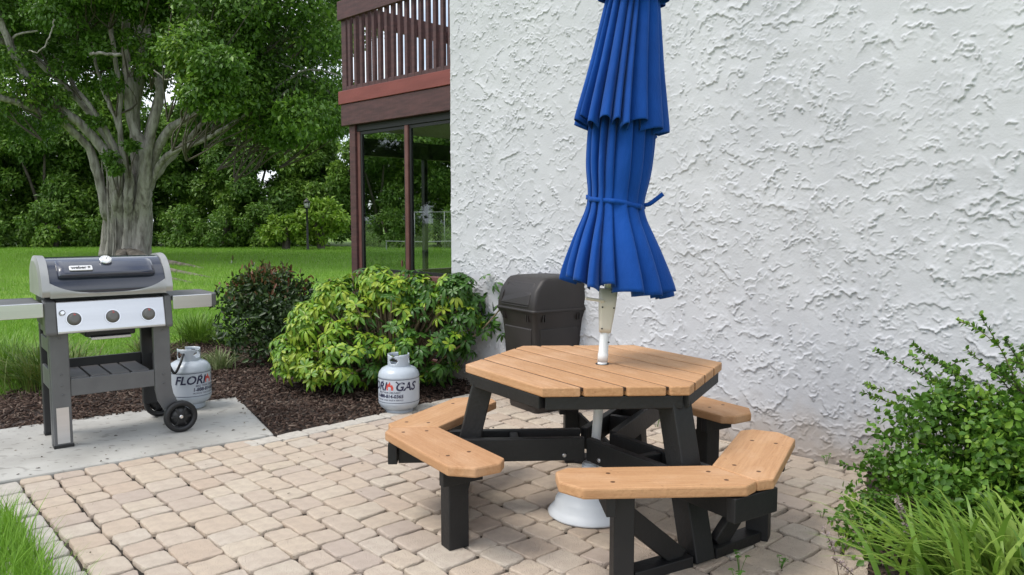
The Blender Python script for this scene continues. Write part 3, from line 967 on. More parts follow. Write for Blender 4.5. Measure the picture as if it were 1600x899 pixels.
MB().lathe([(.0305, .0195), (.0305, .0215)], 32, mat=mt).build("dial", m_white, th)
MB().add([mt @ Vector(p) for p in ((-.002, -.004, .023), (.003, -.004, .023), (.012, .02, .023))], [(0, 1, 2)]).build("needle", m_plast, th)
tk = MB()
for k in range(9):
    aa = rad(-40 + k * 32.5)
    tk.add([mt @ Vector((math.cos(aa) * r_ - math.sin(aa) * s_, math.sin(aa) * r_ + math.cos(aa) * s_, .0223)) for r_, s_ in ((.021, -.0012), (.027, -.0012), (.027, .0012), (.021, .0012))], [(0, 1, 2, 3)])
tk.build("dial_marks", m_plast, th)
# side tables
def side_table(x0, x1, tip):
    t_ = MB().box(x0, x1, -.035, .40, .905, .93).build("side_table", m_gray, gr, bevel=.008)
    MB().box(x0, x1, -.052, -.036, .845, .934).build("table_front", m_steel, t_, bevel=.004)
    MB().box(x0, x1, .401, .412, .86, .932).build("table_back", m_gray, t_, bevel=.004)
    if tip > 0:
        MB().prism([(x1, -.052), (x1 + .04, -.02), (x1 + .05, .03), (x1 + .05, .38), (x1, .412)], .848, .935).build("table_end_cap", m_gray, t_, bevel=.008)
    else:
        MB().prism([(x0, -.052), (x0 - .04, -.02), (x0 - .05, .03), (x0 - .05, .38), (x0, .412)], .848, .935).build("table_end_cap", m_gray, t_, bevel=.008)
side_table(-.40, -.04, -1)
side_table(Wg + .035, Wg + .29, 1)

# ------------------------------------------------------------------ propane tanks
m_tank = M("tank_pale_paint", (.42, .47, .53), .35, col2=(.47, .52, .58), scale=5, coat=.2, bump=.05, bscale=60)
m_wrap = M("tank_label_white", (.52, .56, .62), .4, col2=(.47, .52, .59), scale=6)
m_navy = M("print_navy", (.02, .02, .06), .5)
m_flame = M("print_red", (.60, .08, .06), .5)
m_valve = M("valve_dark", (.06, .055, .05), .4, metal=.4)
def tank(loc, rz, label, hose=None):
    t_ = thing("propane_tank", label, "propane tank", loc, rz, "propane tanks")
    MB().lathe([(.105, 0), (.108, .004), (.108, .05), (.10, .055)], 40).build("foot_ring", m_tank, t_)
    MB().lathe([(.07, .03), (.115, .04), (.142, .06), (.155, .09), (.1565, .10), (.155, .106), (.155, .286), (.1575, .292), (.155, .30), (.150, .322), (.130, .348), (.10, .364), (.05, .374), (.02, .376)], 48).build("tank_body", m_tank, t_)
    MB().lathe([(.1562, .112), (.1562, .280)], 64, caps=False).build("wrap_label", m_wrap, t_)
    MB().lathe([(.157, .283), (.157, .286)], 64, caps=False).build("label_edge", m_navy, t_)
    MB().lathe([(.157, .106), (.157, .109)], 64, caps=False).build("label_edge", m_navy, t_)
    cl = MB(); n_ = 56; zs_ = np.linspace(.362, .455, 11)
    vs = []; fs = []
    for j, z in enumerate(zs_):
        for k in range(n_ + 1):
            a_ = -2.6 + 5.2 * k / n_
            zz = z if j < 10 else z - .010 * math.exp(-((abs(a_) - .0) / .28) ** 2) * 1 + .004 * (abs(a_) > .6)
            vs.append((.083 * math.sin(a_), -.083 * math.cos(a_), zz))
    for j in range(10):
        for k in range(n_):
            am = -2.6 + 5.2 * (k + .5) / n_; zm = (zs_[j] + zs_[j + 1]) / 2
            if any((abs(am - c_) / .42) ** 2 + ((zm - .412) / .022) ** 2 < 1 for c_ in (0., 1.9, -1.9)): continue
            fs.append((j * (n_ + 1) + k, j * (n_ + 1) + k + 1, (j + 1) * (n_ + 1) + k + 1, (j + 1) * (n_ + 1) + k))
    cl.add(vs, fs, True)
    cl.build("collar", m_tank, t_, solid=.004)
    v_ = MB().lathe([(.018, .37), (.018, .40), (.012, .403), (.012, .42), (.024, .424), (.024, .44), (.01, .444)], 16)
    v_.box(-.05, .0, -.012, .012, .395, .418).build("valve", m_valve, t_)
    R_ = .1578
    def wrap(vs, x0, z0): return [(R_ * math.sin((x + x0) / R_), -R_ * math.cos((x + x0) / R_), y + z0) for x, y, *_ in vs]
    pr = MB()
    for s_, sz, x0, z0, sh, bo in (("FLORI", .088, -.135, .203, .28, .0022), ("GAS", .088, .135, .203, .28, .0022),
                                   ("BBQ TANK DELIVERY", .020, .0, .180, .1, .0002), ("1-888-814-0365", .036, .0, .147, .1, .0012), ("PROPANE TANK SALES & SERVICE", .0155, .0, .125, 0, .0001)):
        vs, fs = text_tris(s_, sz, sh, bo)
        pr.add(wrap(vs, x0, z0), fs)
    pr.build("lettering", m_navy, t_)
    fl = [(-.026, 0), (.026, 0), (.03, .022), (.019, .045), (.010, .036), (.002, .068), (-.012, .045), (-.02, .05), (-.03, .02)]
    MB().add(wrap(fl, .012, .204), [tuple(range(len(fl)))]).build("flame_emblem", m_flame, t_)
    fl2 = [(-.010, .004), (.010, .004), (.012, .018), (.004, .03), (-.004, .024), (-.012, .018)]
    R_ = .1586
    MB().add(wrap(fl2, .012, .204), [tuple(range(len(fl2)))]).build("emblem_core", m_wrap, t_)
    R_ = .1578
    st = [(-.075, .058), (-.06, .066), (.055, .066), (.075, .045), (.07, .04), (.05, .058), (-.06, .060)]
    MB().add(wrap(st, .012, .208), [tuple(range(len(st)))]).build("emblem_line", m_navy, t_)
    if hose:
        MB().tube(smooth_path(hose, 6), .010, 8).build("gas_hose", m_plast, t_)
        MB().tube([hose[0], Vector(hose[0]) + Vector((.035, .01, .0))], .02, 10).build("hose_connector", m_plast, t_)
    return t_
tank((-.868, 5.905, -.022), rad(-22), "pale propane tank standing in the mulch beside the patio edge")
tank((-2.49, 5.95, .014), rad(72), "propane tank half hidden behind the grill's right leg and wheel", hose=[(-.05, .0, .412), (-.10, -.03, .42), (-.15, -.05, .37), (-.19, -.03, .30), (-.21, 0, .36)])

# ------------------------------------------------------------------ trash can
m_can = M("can_brown_plastic", (.020, .0165, .0155), .5, col2=(.026, .021, .020), scale=6, bump=.15, bscale=180)
tcan = thing("trash_can", "dark brown hooded trash can between the leafy bush and the white wall", "trash can", (.235, 6.02, 0), rad(33))
def rrect(hx, hy, r, z, n=5, cx=0, cy=0):
    out = []
    for sx, sy, a0 in ((1, 1, 0), (-1, 1, 90), (-1, -1, 180), (1, -1, 270)):
        for j in range(n):
            aa = rad(a0 + 90 * j / (n - 1))
            out.append((cx + sx * (hx - r) + r * math.cos(aa), cy + sy * (hy - r) + r * math.sin(aa), z))
    return out
MB().loft([rrect(.185, .185, .03, 0), rrect(.19, .19, .03, .02), rrect(.222, .222, .03, .60), rrect(.232, .232, .035, .70), rrect(.25, .25, .035, .752), rrect(.255, .255, .035, .775)]).build("bin_body", m_can, tcan, sharp=50)
MB().loft([rrect(.262, .262, .035, .768), rrect(.266, .266, .035, .78), rrect(.262, .262, .035, .792)]).build("rim", m_can, tcan)
# raised panels on the faces
for k in range(4):
    rot = Matrix.Rotation(rad(90 * k), 4, 'Z')
    MB().loft([[rot @ Vector(p) for p in ((-.145 - .035 * t, -.188 - .034 * t, .04 + .61 * t), (.145 + .035 * t, -.188 - .036 * t, .04 + .61 * t), (.145 + .03 * t, -.197 - .036 * t, .05 + .59 * t), (-.145 - .03 * t, -.197 - .036 * t, .05 + .59 * t))] for t in (0., 1.)]).build("face_panel", m_can, tcan, bevel=.004)
    for s_ in (-1, 1):
        for j in range(2):
            x = s_ * (.15 + j * .02)
            MB().box(x - .004, x + .004, -.256, -.225, .70, .752, rot).build("hinge_rib", m_can, tcan)
# hood, flap side faces local -x
hood = [rrect(.257, .257, .03, .79), rrect(.256, .256, .03, .83), rrect(.242, .252, .032, .93, cx=.012), rrect(.212, .247, .034, 1.0, cx=.036), rrect(.198, .24, .036, 1.018, cx=.044), rrect(.17, .21, .04, 1.028, cx=.048), rrect(.10, .13, .04, 1.034, cx=.05)]
MB().loft(hood).build("hood", m_can, tcan, sharp=60)
def flap_sec(x_off, m_):
    pts = []
    for (y, z) in ((-.19, .825), (.19, .825), (.188, .90), (.18, .985), (-.18, .985), (-.188, .90)):
        base = -.256 + (z - .83) * .26 if z < .93 else -.230 + (z - .93) * .78
        pts.append((base - x_off, y * m_, z))
    return pts
MB().loft([flap_sec(-.02, 1.), flap_sec(.004, 1.), flap_sec(.007, .94)], smooth=False).build("flap_door", m_can, tcan, bevel=.004)
MB().box(-.262, -.244, -.18, .18, .806, .818).build("flap_lip", m_can, tcan, bevel=.004)

# ------------------------------------------------------------------ picnic table
m_wood = island_mat("table_board_composite", [(.46, .25, .12), (.50, .28, .14), (.475, .265, .14), (.52, .30, .155), (.465, .255, .125)], .6,
                    objrand=True, bump=.35, bscale=60, grain=((.37, .185, .085), 5., (1, 14, 14), .75), spec=.3)
def weather(m):
    """paler worn patches and small dark scuffs"""
    t = m.node_tree; p = t.nodes["Principled BSDF"]
    src = p.inputs["Base Color"].links[0].from_socket
    tco = t.nodes.new("ShaderNodeTexCoord")
    for sc_, st_, lo_, hi_, col_, amt_ in ((2.5, (1, 2.5, 1), .48, .75, (.62, .40, .25, 1), .7), (38, (1, 1, 1), .68, .74, (.20, .10, .05, 1), .55)):
        mp = t.nodes.new("ShaderNodeMapping"); mp.inputs["Scale"].default_value = st_
        t.links.new(tco.outputs["Object"], mp.inputs[0])
        n = t.nodes.new("ShaderNodeTexNoise"); n.inputs["Scale"].default_value = sc_; n.inputs["Detail"].default_value = 5
        t.links.new(mp.outputs[0], n.inputs["Vector"])
        r = t.nodes.new("ShaderNodeMapRange"); r.inputs[1].default_value = lo_; r.inputs[2].default_value = hi_; r.inputs[4].default_value = amt_
        t.links.new(n.outputs["Fac"], r.inputs[0])
        x = t.nodes.new("ShaderNodeMix"); x.data_type = 'RGBA'
        t.links.new(r.outputs[0], x.inputs[0]); t.links.new(src, x.inputs[6]); x.inputs[7].default_value = col_
        src = x.outputs[2]
    t.links.new(src, p.inputs["Base Color"])
weather(m_wood)
m_gap_shade = M("board_gap_shade", (.045, .022, .012), .9)  # dark colour standing in for the shade between the tabletop boards
m_blk = M("table_frame_black", (.0055, .006, .007), .55, col2=(.009, .009, .010), scale=6, bump=.2, bscale=50, bstretch=(1, 1, 1))
m_plug = M("screw_plug", (.11, .05, .02), .6)
TC = Vector((.41, 3.83, 0)); A0 = rad(183)
tbl = thing("picnic_table", "hexagonal picnic table with tan boards and black frame on the pavers", "picnic table", TC, A0)
# local x axis points along the left arm; corners every 60 degrees
RT = .645; ZT = .745
hexp = [(RT * math.cos(rad(60 * k)), RT * math.sin(rad(60 * k))) for k in range(6)]
# boards run parallel to the side between corner 0 and corner 1 (direction 120 deg)
bd = np.array([math.cos(rad(120)), math.sin(rad(120))]); bn = np.array([math.cos(rad(30)), math.sin(rad(30))])
ap = RT * math.cos(rad(30)); wdt = 2 * ap / 7
def board_local(poly, z0, z1, name, parent, mat, ang, bevel=.006):
    """board mesh in its own frame so that the grain follows it"""
    c = np.mean(np.array(poly), 0); ca, sa = math.cos(-ang), math.sin(-ang)
    loc = [((p[0] - c[0]) * ca - (p[1] - c[1]) * sa, (p[0] - c[0]) * sa + (p[1] - c[1]) * ca) for p in poly]
    o = MB().prism(loc, z0, z1).build(name, mat, parent, bevel=bevel, seg=2)
    o.location = (c[0], c[1], 0); o.rotation_euler = (0, 0, ang)
    return o
for k in range(7):
    s0 = -ap + k * wdt + .008; s1 = -ap + (k + 1) * wdt - .008
    q = clip_half(hexp, bn * s0 + bd, bn * s0) if False else hexp
    q = clip_half(q, bn * s0 - bd * -1, bn * s0)
    if len(q) < 3 or np.dot(np.mean(np.array(q), 0), bn) < s0: q = clip_half(hexp, bn * s0, bn * s0 + bd * -1)
    q2 = clip_half(q, bn * s1, bn * s1 + bd)
    if len(q2) < 3 or np.dot(np.mean(np.array(q2), 0), bn) > s1: q2 = clip_half(q, bn * s1 + bd, bn * s1)
    board_local(q2, ZT - .042, ZT, "tabletop_board", tbl, m_wood, rad(120))
for k in range(1, 7):  # strips added in the board gaps, their shade put in as dark colour
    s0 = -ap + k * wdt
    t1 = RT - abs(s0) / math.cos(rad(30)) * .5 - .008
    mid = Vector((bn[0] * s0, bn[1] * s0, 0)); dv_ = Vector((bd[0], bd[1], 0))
    MB().bar(mid - dv_ * t1 + Vector((0, 0, ZT - .012)), mid + dv_ * t1 + Vector((0, 0, ZT - .012)), .0165, .014).build("gap_shade_strip", m_gap_shade, tbl)
for k in range(6):
    a_ = rad(60 * k); b_ = rad(60 * k + 60); r_ = RT - .035
    p0 = Vector((r_ * math.cos(a_), r_ * math.sin(a_), ZT - .072)); p1 = Vector((r_ * math.cos(b_), r_ * math.sin(b_), ZT - .072))
    d_ = (p1 - p0).normalized()
    MB().bar(p0 + d_ * .008, p1 - d_ * .008, .036, .058).build("apron_board", m_blk, tbl, bevel=.004)
hc = Matrix.Rotation(-A0, 3, 'Z') @ (Vector((.4455, 3.806, 0)) - TC)
MB().lathe([(.034, ZT - .01), (.034, ZT + .0025), (.027, ZT + .0025), (.027, ZT - .01)], 24, hc, caps=False).build("hole_collar", m_blk, tbl)
ZB = .435; TB = .045
RO = 1.075; RI = .775
def armdir(a): return Vector((math.cos(a), math.sin(a), 0))
for k in range(3):
    th_ = rad(120 * k); d_ = armdir(th_); s_ = armdir(th_ + PI / 2)
    Z = Vector((0, 0, 1))
    # pair of long bearers
    for sg in (-1, 1):
        MB().bar(d_ * .06 + s_ * sg * .078 + Z * .338, d_ * (RO - .11) + s_ * sg * .078 + Z * .338, .038, .112).build("bearer", m_blk, tbl, bevel=.004)
    MB().bar(d_ * .40 + s_ * -.058 + Z * .338, d_ * .40 + s_ * .058 + Z * .338, .04, .10).build("spacer", m_blk, tbl, bevel=.004)
    MB().bar(d_ * (RO - .085) + s_ * -.125 + Z * .335, d_ * (RO - .085) + s_ * .125 + Z * .335, .045, .10).build("seat_cleat", m_blk, tbl, bevel=.004)
    # top brace under the table boards, slanted leg, outer leg, skid and brace
    MB().bar(d_ * .08 + Z * .655, d_ * (RT - .06) + Z * .655, .07, .085).build("top_brace", m_blk, tbl, bevel=.004)
    MB().bar(d_ * (RT - .10) + Z * .69, d_ * .71 + Z * .0, .11, .10, d_).build("slanted_leg", m_blk, tbl, bevel=.005)
    for sg in (-1, 1):
        # seat board along the hexagon side next to the arm
        nb = armdir(th_ + sg * rad(30)); tb = armdir(th_ + sg * rad(120))          # out from the centre, and away from the arm
        po = RO * math.cos(rad(30)); pi_ = RI * math.cos(rad(30))
        half_o = RO * .5; half_i = RI * .5
        g_ = .002
        ln_o = .81; 
        pts = [nb * pi_ - tb * (half_i - g_), nb * (po - .055) - tb * (half_o - .031 - g_), nb * po - tb * (half_o - .09),
               nb * po - tb * (half_o - ln_o + .085), nb * (po - .085) - tb * (half_o - ln_o), nb * (pi_ + .05) - tb * (half_o - ln_o), nb * pi_ - tb * (half_o - ln_o + .05)]
        ang = math.atan2(tb.y, tb.x)
        bo = board_local([(p.x, p.y) for p in pts], ZB - TB, ZB, "seat_board", tbl, m_wood, ang, bevel=.008)
        inv = Matrix.Rotation(-ang, 4, 'Z')
        c = bo.location
        for (tt, rr_) in ((-half_o + .15, pi_ + .19), (-half_o + .19, pi_ + .085), (-half_o + ln_o - .21, pi_ + .19), (-half_o + ln_o - .21, pi_ + .085)):
            p_ = inv @ (nb * rr_ + tb * tt - Vector((c.x, c.y, 0)))
            MB().lathe([(.0095, ZB - .006), (.0095, ZB + .0008)], 10, (p_.x, p_.y, 0)).build("screw_plug", m_plug, bo)
        # free-end leg with its bolster block and diagonal
        e = nb * (pi_ + .13) - tb * (half_o - ln_o + .26)
        MB().bar(e + Z * 0, e + Z * (ZB - TB - .001), .082, .10, nb).build("seat_leg", m_blk, tbl, bevel=.005)
        MB().bar(e - nb * .10 + tb * .062 + Z * (ZB - TB - .042), e + nb * .10 + tb * .062 + Z * (ZB - TB - .042), .038, .08).build("bolster", m_blk, tbl, bevel=.004)
        f_ = d_ * .71 + s_ * sg * .04
        MB().bar(e + (f_ - e) * .06 + Z * .27, e + (f_ - e) * .80 + Z * .04, .04, .085).build("leg_brace", m_blk, tbl, bevel=.004)
        MB().bar(e + (f_ - e) * .10 + Z * .024, e + (f_ - e) * .93 + Z * .024, .085, .045).build("skid", m_blk, tbl, bevel=.004)
        MB().lathe([(.011, 0), (.011, .006), (.007, .010)], 10, d_ * .16 + s_ * sg * .094 + Z * .31, Matrix(((s_.x * sg, 0, d_.x), (s_.y * sg, 0, d_.y), (0, 1, 0))) @ Matrix(((0, 0, 1), (1, 0, 0), (0, 1, 0)))).build("bolt", m_steel, tbl)

# ------------------------------------------------------------------ umbrella and its stand
m_pole = M("white_pole", (.74, .75, .75), .4, col2=(.68, .69, .69), scale=7)
m_joint = M("cream_plastic", (.62, .59, .52), .45)
m_base = M("stand_white_plastic", (.70, .74, .78), .45, col2=(.62, .66, .70), scale=4, bump=.08, bscale=50)
UB = Vector((.388, 3.78, 0))
std = thing("umbrella_stand", "white bell-shaped umbrella stand on the pavers under the table", "umbrella stand", UB)
MB().lathe([(.20, .0), (.208, .006), (.208, .014), (.19, .035), (.178, .045), (.172, .075), (.165, .085), (.12, .125), (.07, .155), (.04, .17), (.036, .20), (.034, .26)], 56).build("stand_shell", m_base, std)
MB().lathe([(.042, .21), (.042, .25)], 24).build("stand_collar", m_base, std)

um = thing("patio_umbrella", "closed royal blue umbrella tied at the waist through the picnic table", "umbrella", UB)
um.rotation_euler = (rad(-2.0), rad(4.4), 0)
MB().tube([(0, 0, .03), (0, 0, .96)], .0235, 20).build("pole", m_pole, um)
MB().tube([(0, 0, .96), (0, 0, 2.98)], .021, 16).build("pole", m_pole, um)
MB().tube([(0, 0, .76), (0, 0, .80), (0, 0, .801)], [.0255, .0255, .024], 20).build("pole_sleeve", m_pole, um)
MB().loft([rrect(.028, .024, .012, .905), rrect(.030, .026, .012, .93), rrect(.040, .032, .014, 1.03), rrect(.044, .034, .014, 1.12)]).build("crank_housing", m_joint, um)
MB().bar((-.02, -.03, 1.06), (-.115, -.05, 1.068), .018, .014).build("crank_handle", m_joint, um, bevel=.004)
for x, z in ((-.026, 1.03), (.03, 1.03), (-.02, .925), (.02, .86)):
    MB().lathe([(.0045, 0), (.0045, .003)], 8, (x, -.032 if z > .9 else -.0225, z), Matrix.Rotation(rad(90), 3, 'X')).build("bolt", m_dgray, um)
def cloth_mat():
    m, t, p = _pr("royal_blue_cloth")
    p.inputs["Roughness"].default_value = .8
    p.inputs["Specular IOR Level"].default_value = .2
    p.inputs["Sheen Weight"].default_value = .25
    p.inputs["Sheen Tint"].default_value = (.3, .5, 1, 1)
    tco = t.nodes.new("ShaderNodeTexCoord")
    n = t.nodes.new("ShaderNodeTexNoise"); n.inputs["Scale"].default_value = 3.5
    t.links.new(tco.outputs["Object"], n.inputs["Vector"])
    r = t.nodes.new("ShaderNodeValToRGB")
    r.color_ramp.elements[0].color = (.0012, .042, .225, 1); r.color_ramp.elements[1].color = (.0016, .056, .29, 1)
    r.color_ramp.elements[0].position = .3; r.color_ramp.elements[1].position = .7
    t.links.new(n.outputs["Fac"], r.inputs["Fac"]); t.links.new(r.outputs["Color"], p.inputs["Base Color"])
    wv = t.nodes.new("ShaderNodeTexNoise"); wv.inputs["Scale"].default_value = 600
    t.links.new(tco.outputs["Object"], wv.inputs["Vector"])
    b = t.nodes.new("ShaderNodeBump"); b.inputs["Strength"].default_value = .3; b.inputs["Distance"].default_value = .002
    t.links.new(wv.outputs["Fac"], b.inputs["Height"])
    mp = t.nodes.new("ShaderNodeMapping"); mp.inputs["Scale"].default_value = (1, 1, .35)
    t.links.new(tco.outputs["Object"], mp.inputs[0])
    w2 = t.nodes.new("ShaderNodeTexNoise"); w2.inputs["Scale"].default_value = 22; w2.inputs["Detail"].default_value = 4
    t.links.new(mp.outputs[0], w2.inputs["Vector"])
    b2 = t.nodes.new("ShaderNodeBump"); b2.inputs["Strength"].default_value = .55; b2.inputs["Distance"].default_value = .015
    t.links.new(w2.outputs["Fac"], b2.inputs["Height"]); t.links.new(b.outputs[0], b2.inputs["Normal"])
    t.links.new(b2.outputs[0], p.inputs["Normal"])
    return m
m_cloth = cloth_mat()
def pleated(name, prof, amp, nf, seed, hem=.0, swirl=.45, ell=(0, 0), tilt=0., skew=0.):
    """hanging pleated cloth: prof = [(z, R)], amp = [(z, depth)]"""
    rng = np.random.default_rng(seed)
    wds = .6 + rng.random(nf); edges = np.concatenate([[0], np.cumsum(wds) / wds.sum()]) * 2 * PI
    hgt = .75 + .35 * rng.random(nf); lean = rng.normal(size=nf) * .4
    nT = 40 * nf; nZ = 70
    th_ = np.linspace(0, 2 * PI, nT, endpoint=False)
    fi = np.clip(np.searchsorted(edges, th_, side='right') - 1, 0, nf - 1)
    tl = (th_ - edges[fi]) / (edges[fi + 1] - edges[fi])
    z0 = prof[0][0]; z1 = prof[-1][0]
    zs_ = np.linspace(z0, z1, nZ)
    pz = np.array(prof)
    order = np.argsort(pz[:, 0])
    Rz = np.interp(zs_, pz[order, 0], pz[order, 1])
    ker = np.exp(-.5 * (np.arange(-6, 7) / 3.) ** 2); ker /= ker.sum()
    Rz = np.convolve(np.pad(Rz, 6, mode='edge'), ker, 'valid')
    az = np.array(amp); ao = np.argsort(az[:, 0]); Az = np.interp(zs_, az[ao, 0], az[ao, 1])
    V = np.zeros((nZ, nT, 3))
    for j in range(nZ):
        f = (z0 - zs_[j]) / (z0 - z1)
        tt = np.clip(tl + lean[fi] * .12 * np.sin(f * 3 + fi) * tl * (1 - tl) * 4, 0, 1)
        lobe = np.sqrt(np.clip(1 - (2 * tt - 1) ** 2, 0, 1)) ** 1.15
        h_ = 1 - (1 - hgt[fi]) * f * 1.0
        r = Rz[j] * (1 - Az[j] + Az[j] * lobe * h_)
        r *= 1 + ell[0] * np.cos(2 * (th_ - ell[1]))
        ang = th_ + swirl * (lobe - .5) * (edges[fi + 1] - edges[fi]) * (.4 + .6 * f) + .10 * np.sin(f * 2.2 + seed)
        zz = zs_[j] + (f ** 6) * hem * (np.sin(fi * 2.3 + seed) * .6 + (lobe - .5) * 1.0) + tilt * f * np.cos(th_ - 2.6)
        sx = skew * max(0., (1.545 - zs_[j]) / .4) if skew else 0.
        V[j] = np.stack([r * np.cos(ang) + sx, r * np.sin(ang), zz], -1)
    idx = np.arange(nZ * nT).reshape(nZ, nT)
    nx_ = np.roll(idx, -1, 1)
    F = np.stack([idx[:-1], idx[1:], nx_[1:], nx_[:-1]], -1).reshape(-1, 4)
    o = mesh_np(name, V.reshape(-1, 3), F, m_cloth, um, smooth=True)
    s_ = o.modifiers.new("solid", 'SOLIDIFY'); s_.thickness = .0014
    return o
pleated("canopy", [(2.40, .12), (2.1, .155), (1.90, .170), (1.70, .165), (1.60, .146), (1.545, .128), (1.50, .140), (1.42, .185), (1.29, .24), (1.13, .298)],
        [(2.4, .35), (1.9, .36), (1.545, .15), (1.42, .24), (1.14, .36)], 17, 5, hem=.025, swirl=.6, tilt=.02, skew=.045)
pleated("middle_tier", [(2.62, .105), (2.50, .135), (2.2, .180), (1.90, .235)], [(2.62, .26), (1.9, .32)], 16, 9, hem=.03, swirl=.5, tilt=.012)
pleated("top_tier", [(2.95, .03), (2.85, .09), (2.66, .16), (2.52, .19)], [(2.95, .2), (2.52, .33)], 12, 4, hem=.02, swirl=.4)
MB().lathe([(.02, 2.93), (.028, 2.96), (.028, 2.99), (.014, 3.02)], 16).build("finial", m_pole, um)
# tie strap round the waist with a loose tail
vs = []; fs = []
nS = 96
for k in range(nS):
    a_ = 2 * PI * k / nS
    r_ = .1425 + .006 * math.sin(7 * a_ + .7) + .003 * math.sin(13 * a_)
    zc = 1.545 + .016 * math.cos(a_ - 2.4) + .004 * math.sin(3 * a_)
    for dz in (-.011, .011): vs.append((r_ * math.cos(a_), r_ * math.sin(a_), zc + dz))
for k in range(nS):
    j = (k + 1) % nS
    fs.append((2 * k, 2 * j, 2 * j + 1, 2 * k + 1))
MB().add(vs, fs, True).build("tie_strap", m_cloth, um, solid=.004)
tl_ = smooth_path([(.13, -.05, 1.537), (.155, -.06, 1.545), (.19, -.065, 1.575), (.215, -.066, 1.598)], 5)
vs = []; fs = []
for i, p in enumerate(tl_):
    vs += [(p.x - .007, p.y, p.z + .008), (p.x + .007, p.y, p.z - .008)]
for i in range(len(tl_) - 1): fs.append((2 * i, 2 * i + 1, 2 * i + 3, 2 * i + 2))
MB().add(vs, fs, True).build("strap_tail", m_cloth, um, solid=.003)

# ------------------------------------------------------------------ lamp post, fence and low rail across the lawn
m_lamp = M("lamp_black", (.008, .008, .009), .4)
m_lens = M("lamp_glass", (.62, .64, .62), .25)
lp = at(481, 391, 38.6)
lamp = thing("lamp_post", "black lamp post with lantern beside the yellow-green bush", "lamp post", (lp.x, lp.y, -.03))
MB().lathe([(.09, 0), (.09, .08), (.055, .12), (.05, 1.95), (.07, 2.0), (.045, 2.05)], 16).build("post", m_lamp, lamp)
ln = MB().loft([rrect(.07, .07, .02, 2.05), rrect(.11, .11, .02, 2.09), rrect(.115, .115, .02, 2.10)]).build("lantern_base", m_lamp, lamp)
MB().loft([rrect(.085, .085, .02, 2.10), rrect(.125, .125, .02, 2.36)]).build("lantern_glass", m_lens, lamp)
for sx in (-1, 1):
    for sy in (-1, 1):
        MB().bar((sx * .09, sy * .09, 2.10), (sx * .128, sy * .128, 2.37), .022, .022).build("lantern_bar", m_lamp, lamp)
MB().loft([rrect(.16, .16, .03, 2.36), rrect(.12, .12, .03, 2.43), rrect(.05, .05, .03, 2.50), rrect(.015, .015, .01, 2.58)]).build("lantern_roof", m_lamp, lamp)

m_galv = M("galvanised_steel", (.30, .32, .32), .5, metal=.3)
fe = thing("chain_link_fence", "grey chain link fence seen through the porch glass", "fence", (-5.5, 40.6, -.03))
for k in range(8):
    MB().tube([(k * 2.0, 0, 0), (k * 2.0, 0, 1.95)], .026, 8).build("post", m_galv, fe)
MB().tube([(0, 0, 1.92), (14, 0, 1.92)], .02, 8).build("top_rail", m_galv, fe)
MB().tube([(.45, 0, 0), (.45, 0, 1.9)], .022, 8).build("post", m_galv, fe)
wm = MB()
for k in range(-12, 90):
    for sg in (-1, 1):
        x0 = k * .16; z0, z1 = 0., 1.9; x1 = x0 + sg * 1.9
        if min(x0, x1) < 0 or max(x0, x1) > 14: continue
        wm.tube([(x0, 0, z0), (x1, 0, z1)], .003, 3, cap=False)
wm.build("chain_mesh", m_galv, fe)
lr = thing("low_rail", "low pale pipe rail on the lawn seen through the porch glass", "rail", (-6.15, 38.3, -.03))
MB().tube(smooth_path([(0, 0, 0), (0, 0, .44), (.1, 0, .47), (1.6, .02, .44), (3.2, 0, .47), (3.3, 0, .44), (3.3, 0, 0)], 4), .028, 8).build("pipe", m_galv, lr)

# ------------------------------------------------------------------ foliage materials
lf_big = island_mat("ficus_leaf", [(.035, .09, .012), (.10, .21, .024), (.06, .14, .016), (.17, .31, .036), (.30, .44, .06)], .42, transl=.3, clump=.35)
lf_wood = island_mat("wood_leaf", [(.04, .10, .014), (.09, .19, .024), (.15, .27, .034), (.25, .39, .05)], .5, transl=.27, clump=.3)
lf_yel = island_mat("yellow_bush_leaf", [(.13, .26, .02), (.20, .35, .03), (.27, .41, .045), (.15, .28, .024)], .5, transl=.25)
m_bark = M("ficus_bark", (.12, .105, .09), .9, col2=(.35, .33, .30), scale=3.2, stretch=(2.4, 2.4, .7), lo=.30, hi=.58, detail=10., bump=1., bscale=7, bstretch=(3, 3, .8), bdist=.05)
m_bark2 = M("dark_bark", (.07, .06, .05), .9, col2=(.12, .10, .085), scale=3, bump=.6, bscale=12)

# ------------------------------------------------------------------ the big fig tree
TB_ = at(197, 402, 28.0); TB_.z = -.05
fig = thing("banyan_tree", "huge banyan tree with many fused grey trunks on the lawn", "tree", (TB_.x, TB_.y, 0))
def L(px, py, Y):
    p = at(px, py, Y); return Vector((p.x - TB_.x, p.y - TB_.y, p.z))
m_root = M("root_bark", (.10, .085, .065), .95, col2=(.22, .195, .16), scale=4, bump=.8, bscale=12, bdist=.04)
# fluted bole
vs = []; nT = 96
rngb = np.random.default_rng(8)
zsb = np.linspace(-.1, 3.1, 24)
ph = rngb.random(9) * 6.28
for z in zsb:
    f = max(0, z) / 3.1
    for k in range(nT):
        a_ = 2 * PI * k / nT
        fl = .16 * abs(math.sin(3.5 * a_ + ph[0] + .5 * math.sin(z * .9))) + .11 * abs(math.sin(6.5 * a_ + ph[1] - z * .25)) + .04 * math.sin(17 * a_ + ph[2] + z)
        r = .30 * (1 - .15 * f) + .14 * math.exp(-z * 1.9) + .04 * max(0, f - .45) + fl * (.85 + .5 * math.exp(-z * 1.3)) - .05
        vs.append((r * math.cos(a_) + .05 - .12 * f, r * math.sin(a_), z))
tb = MB(); fs = []
for j in range(len(zsb) - 1):
    for k in range(nT): fs.append((j * nT + k, j * nT + (k + 1) % nT, (j + 1) * nT + (k + 1) % nT, (j + 1) * nT + k))
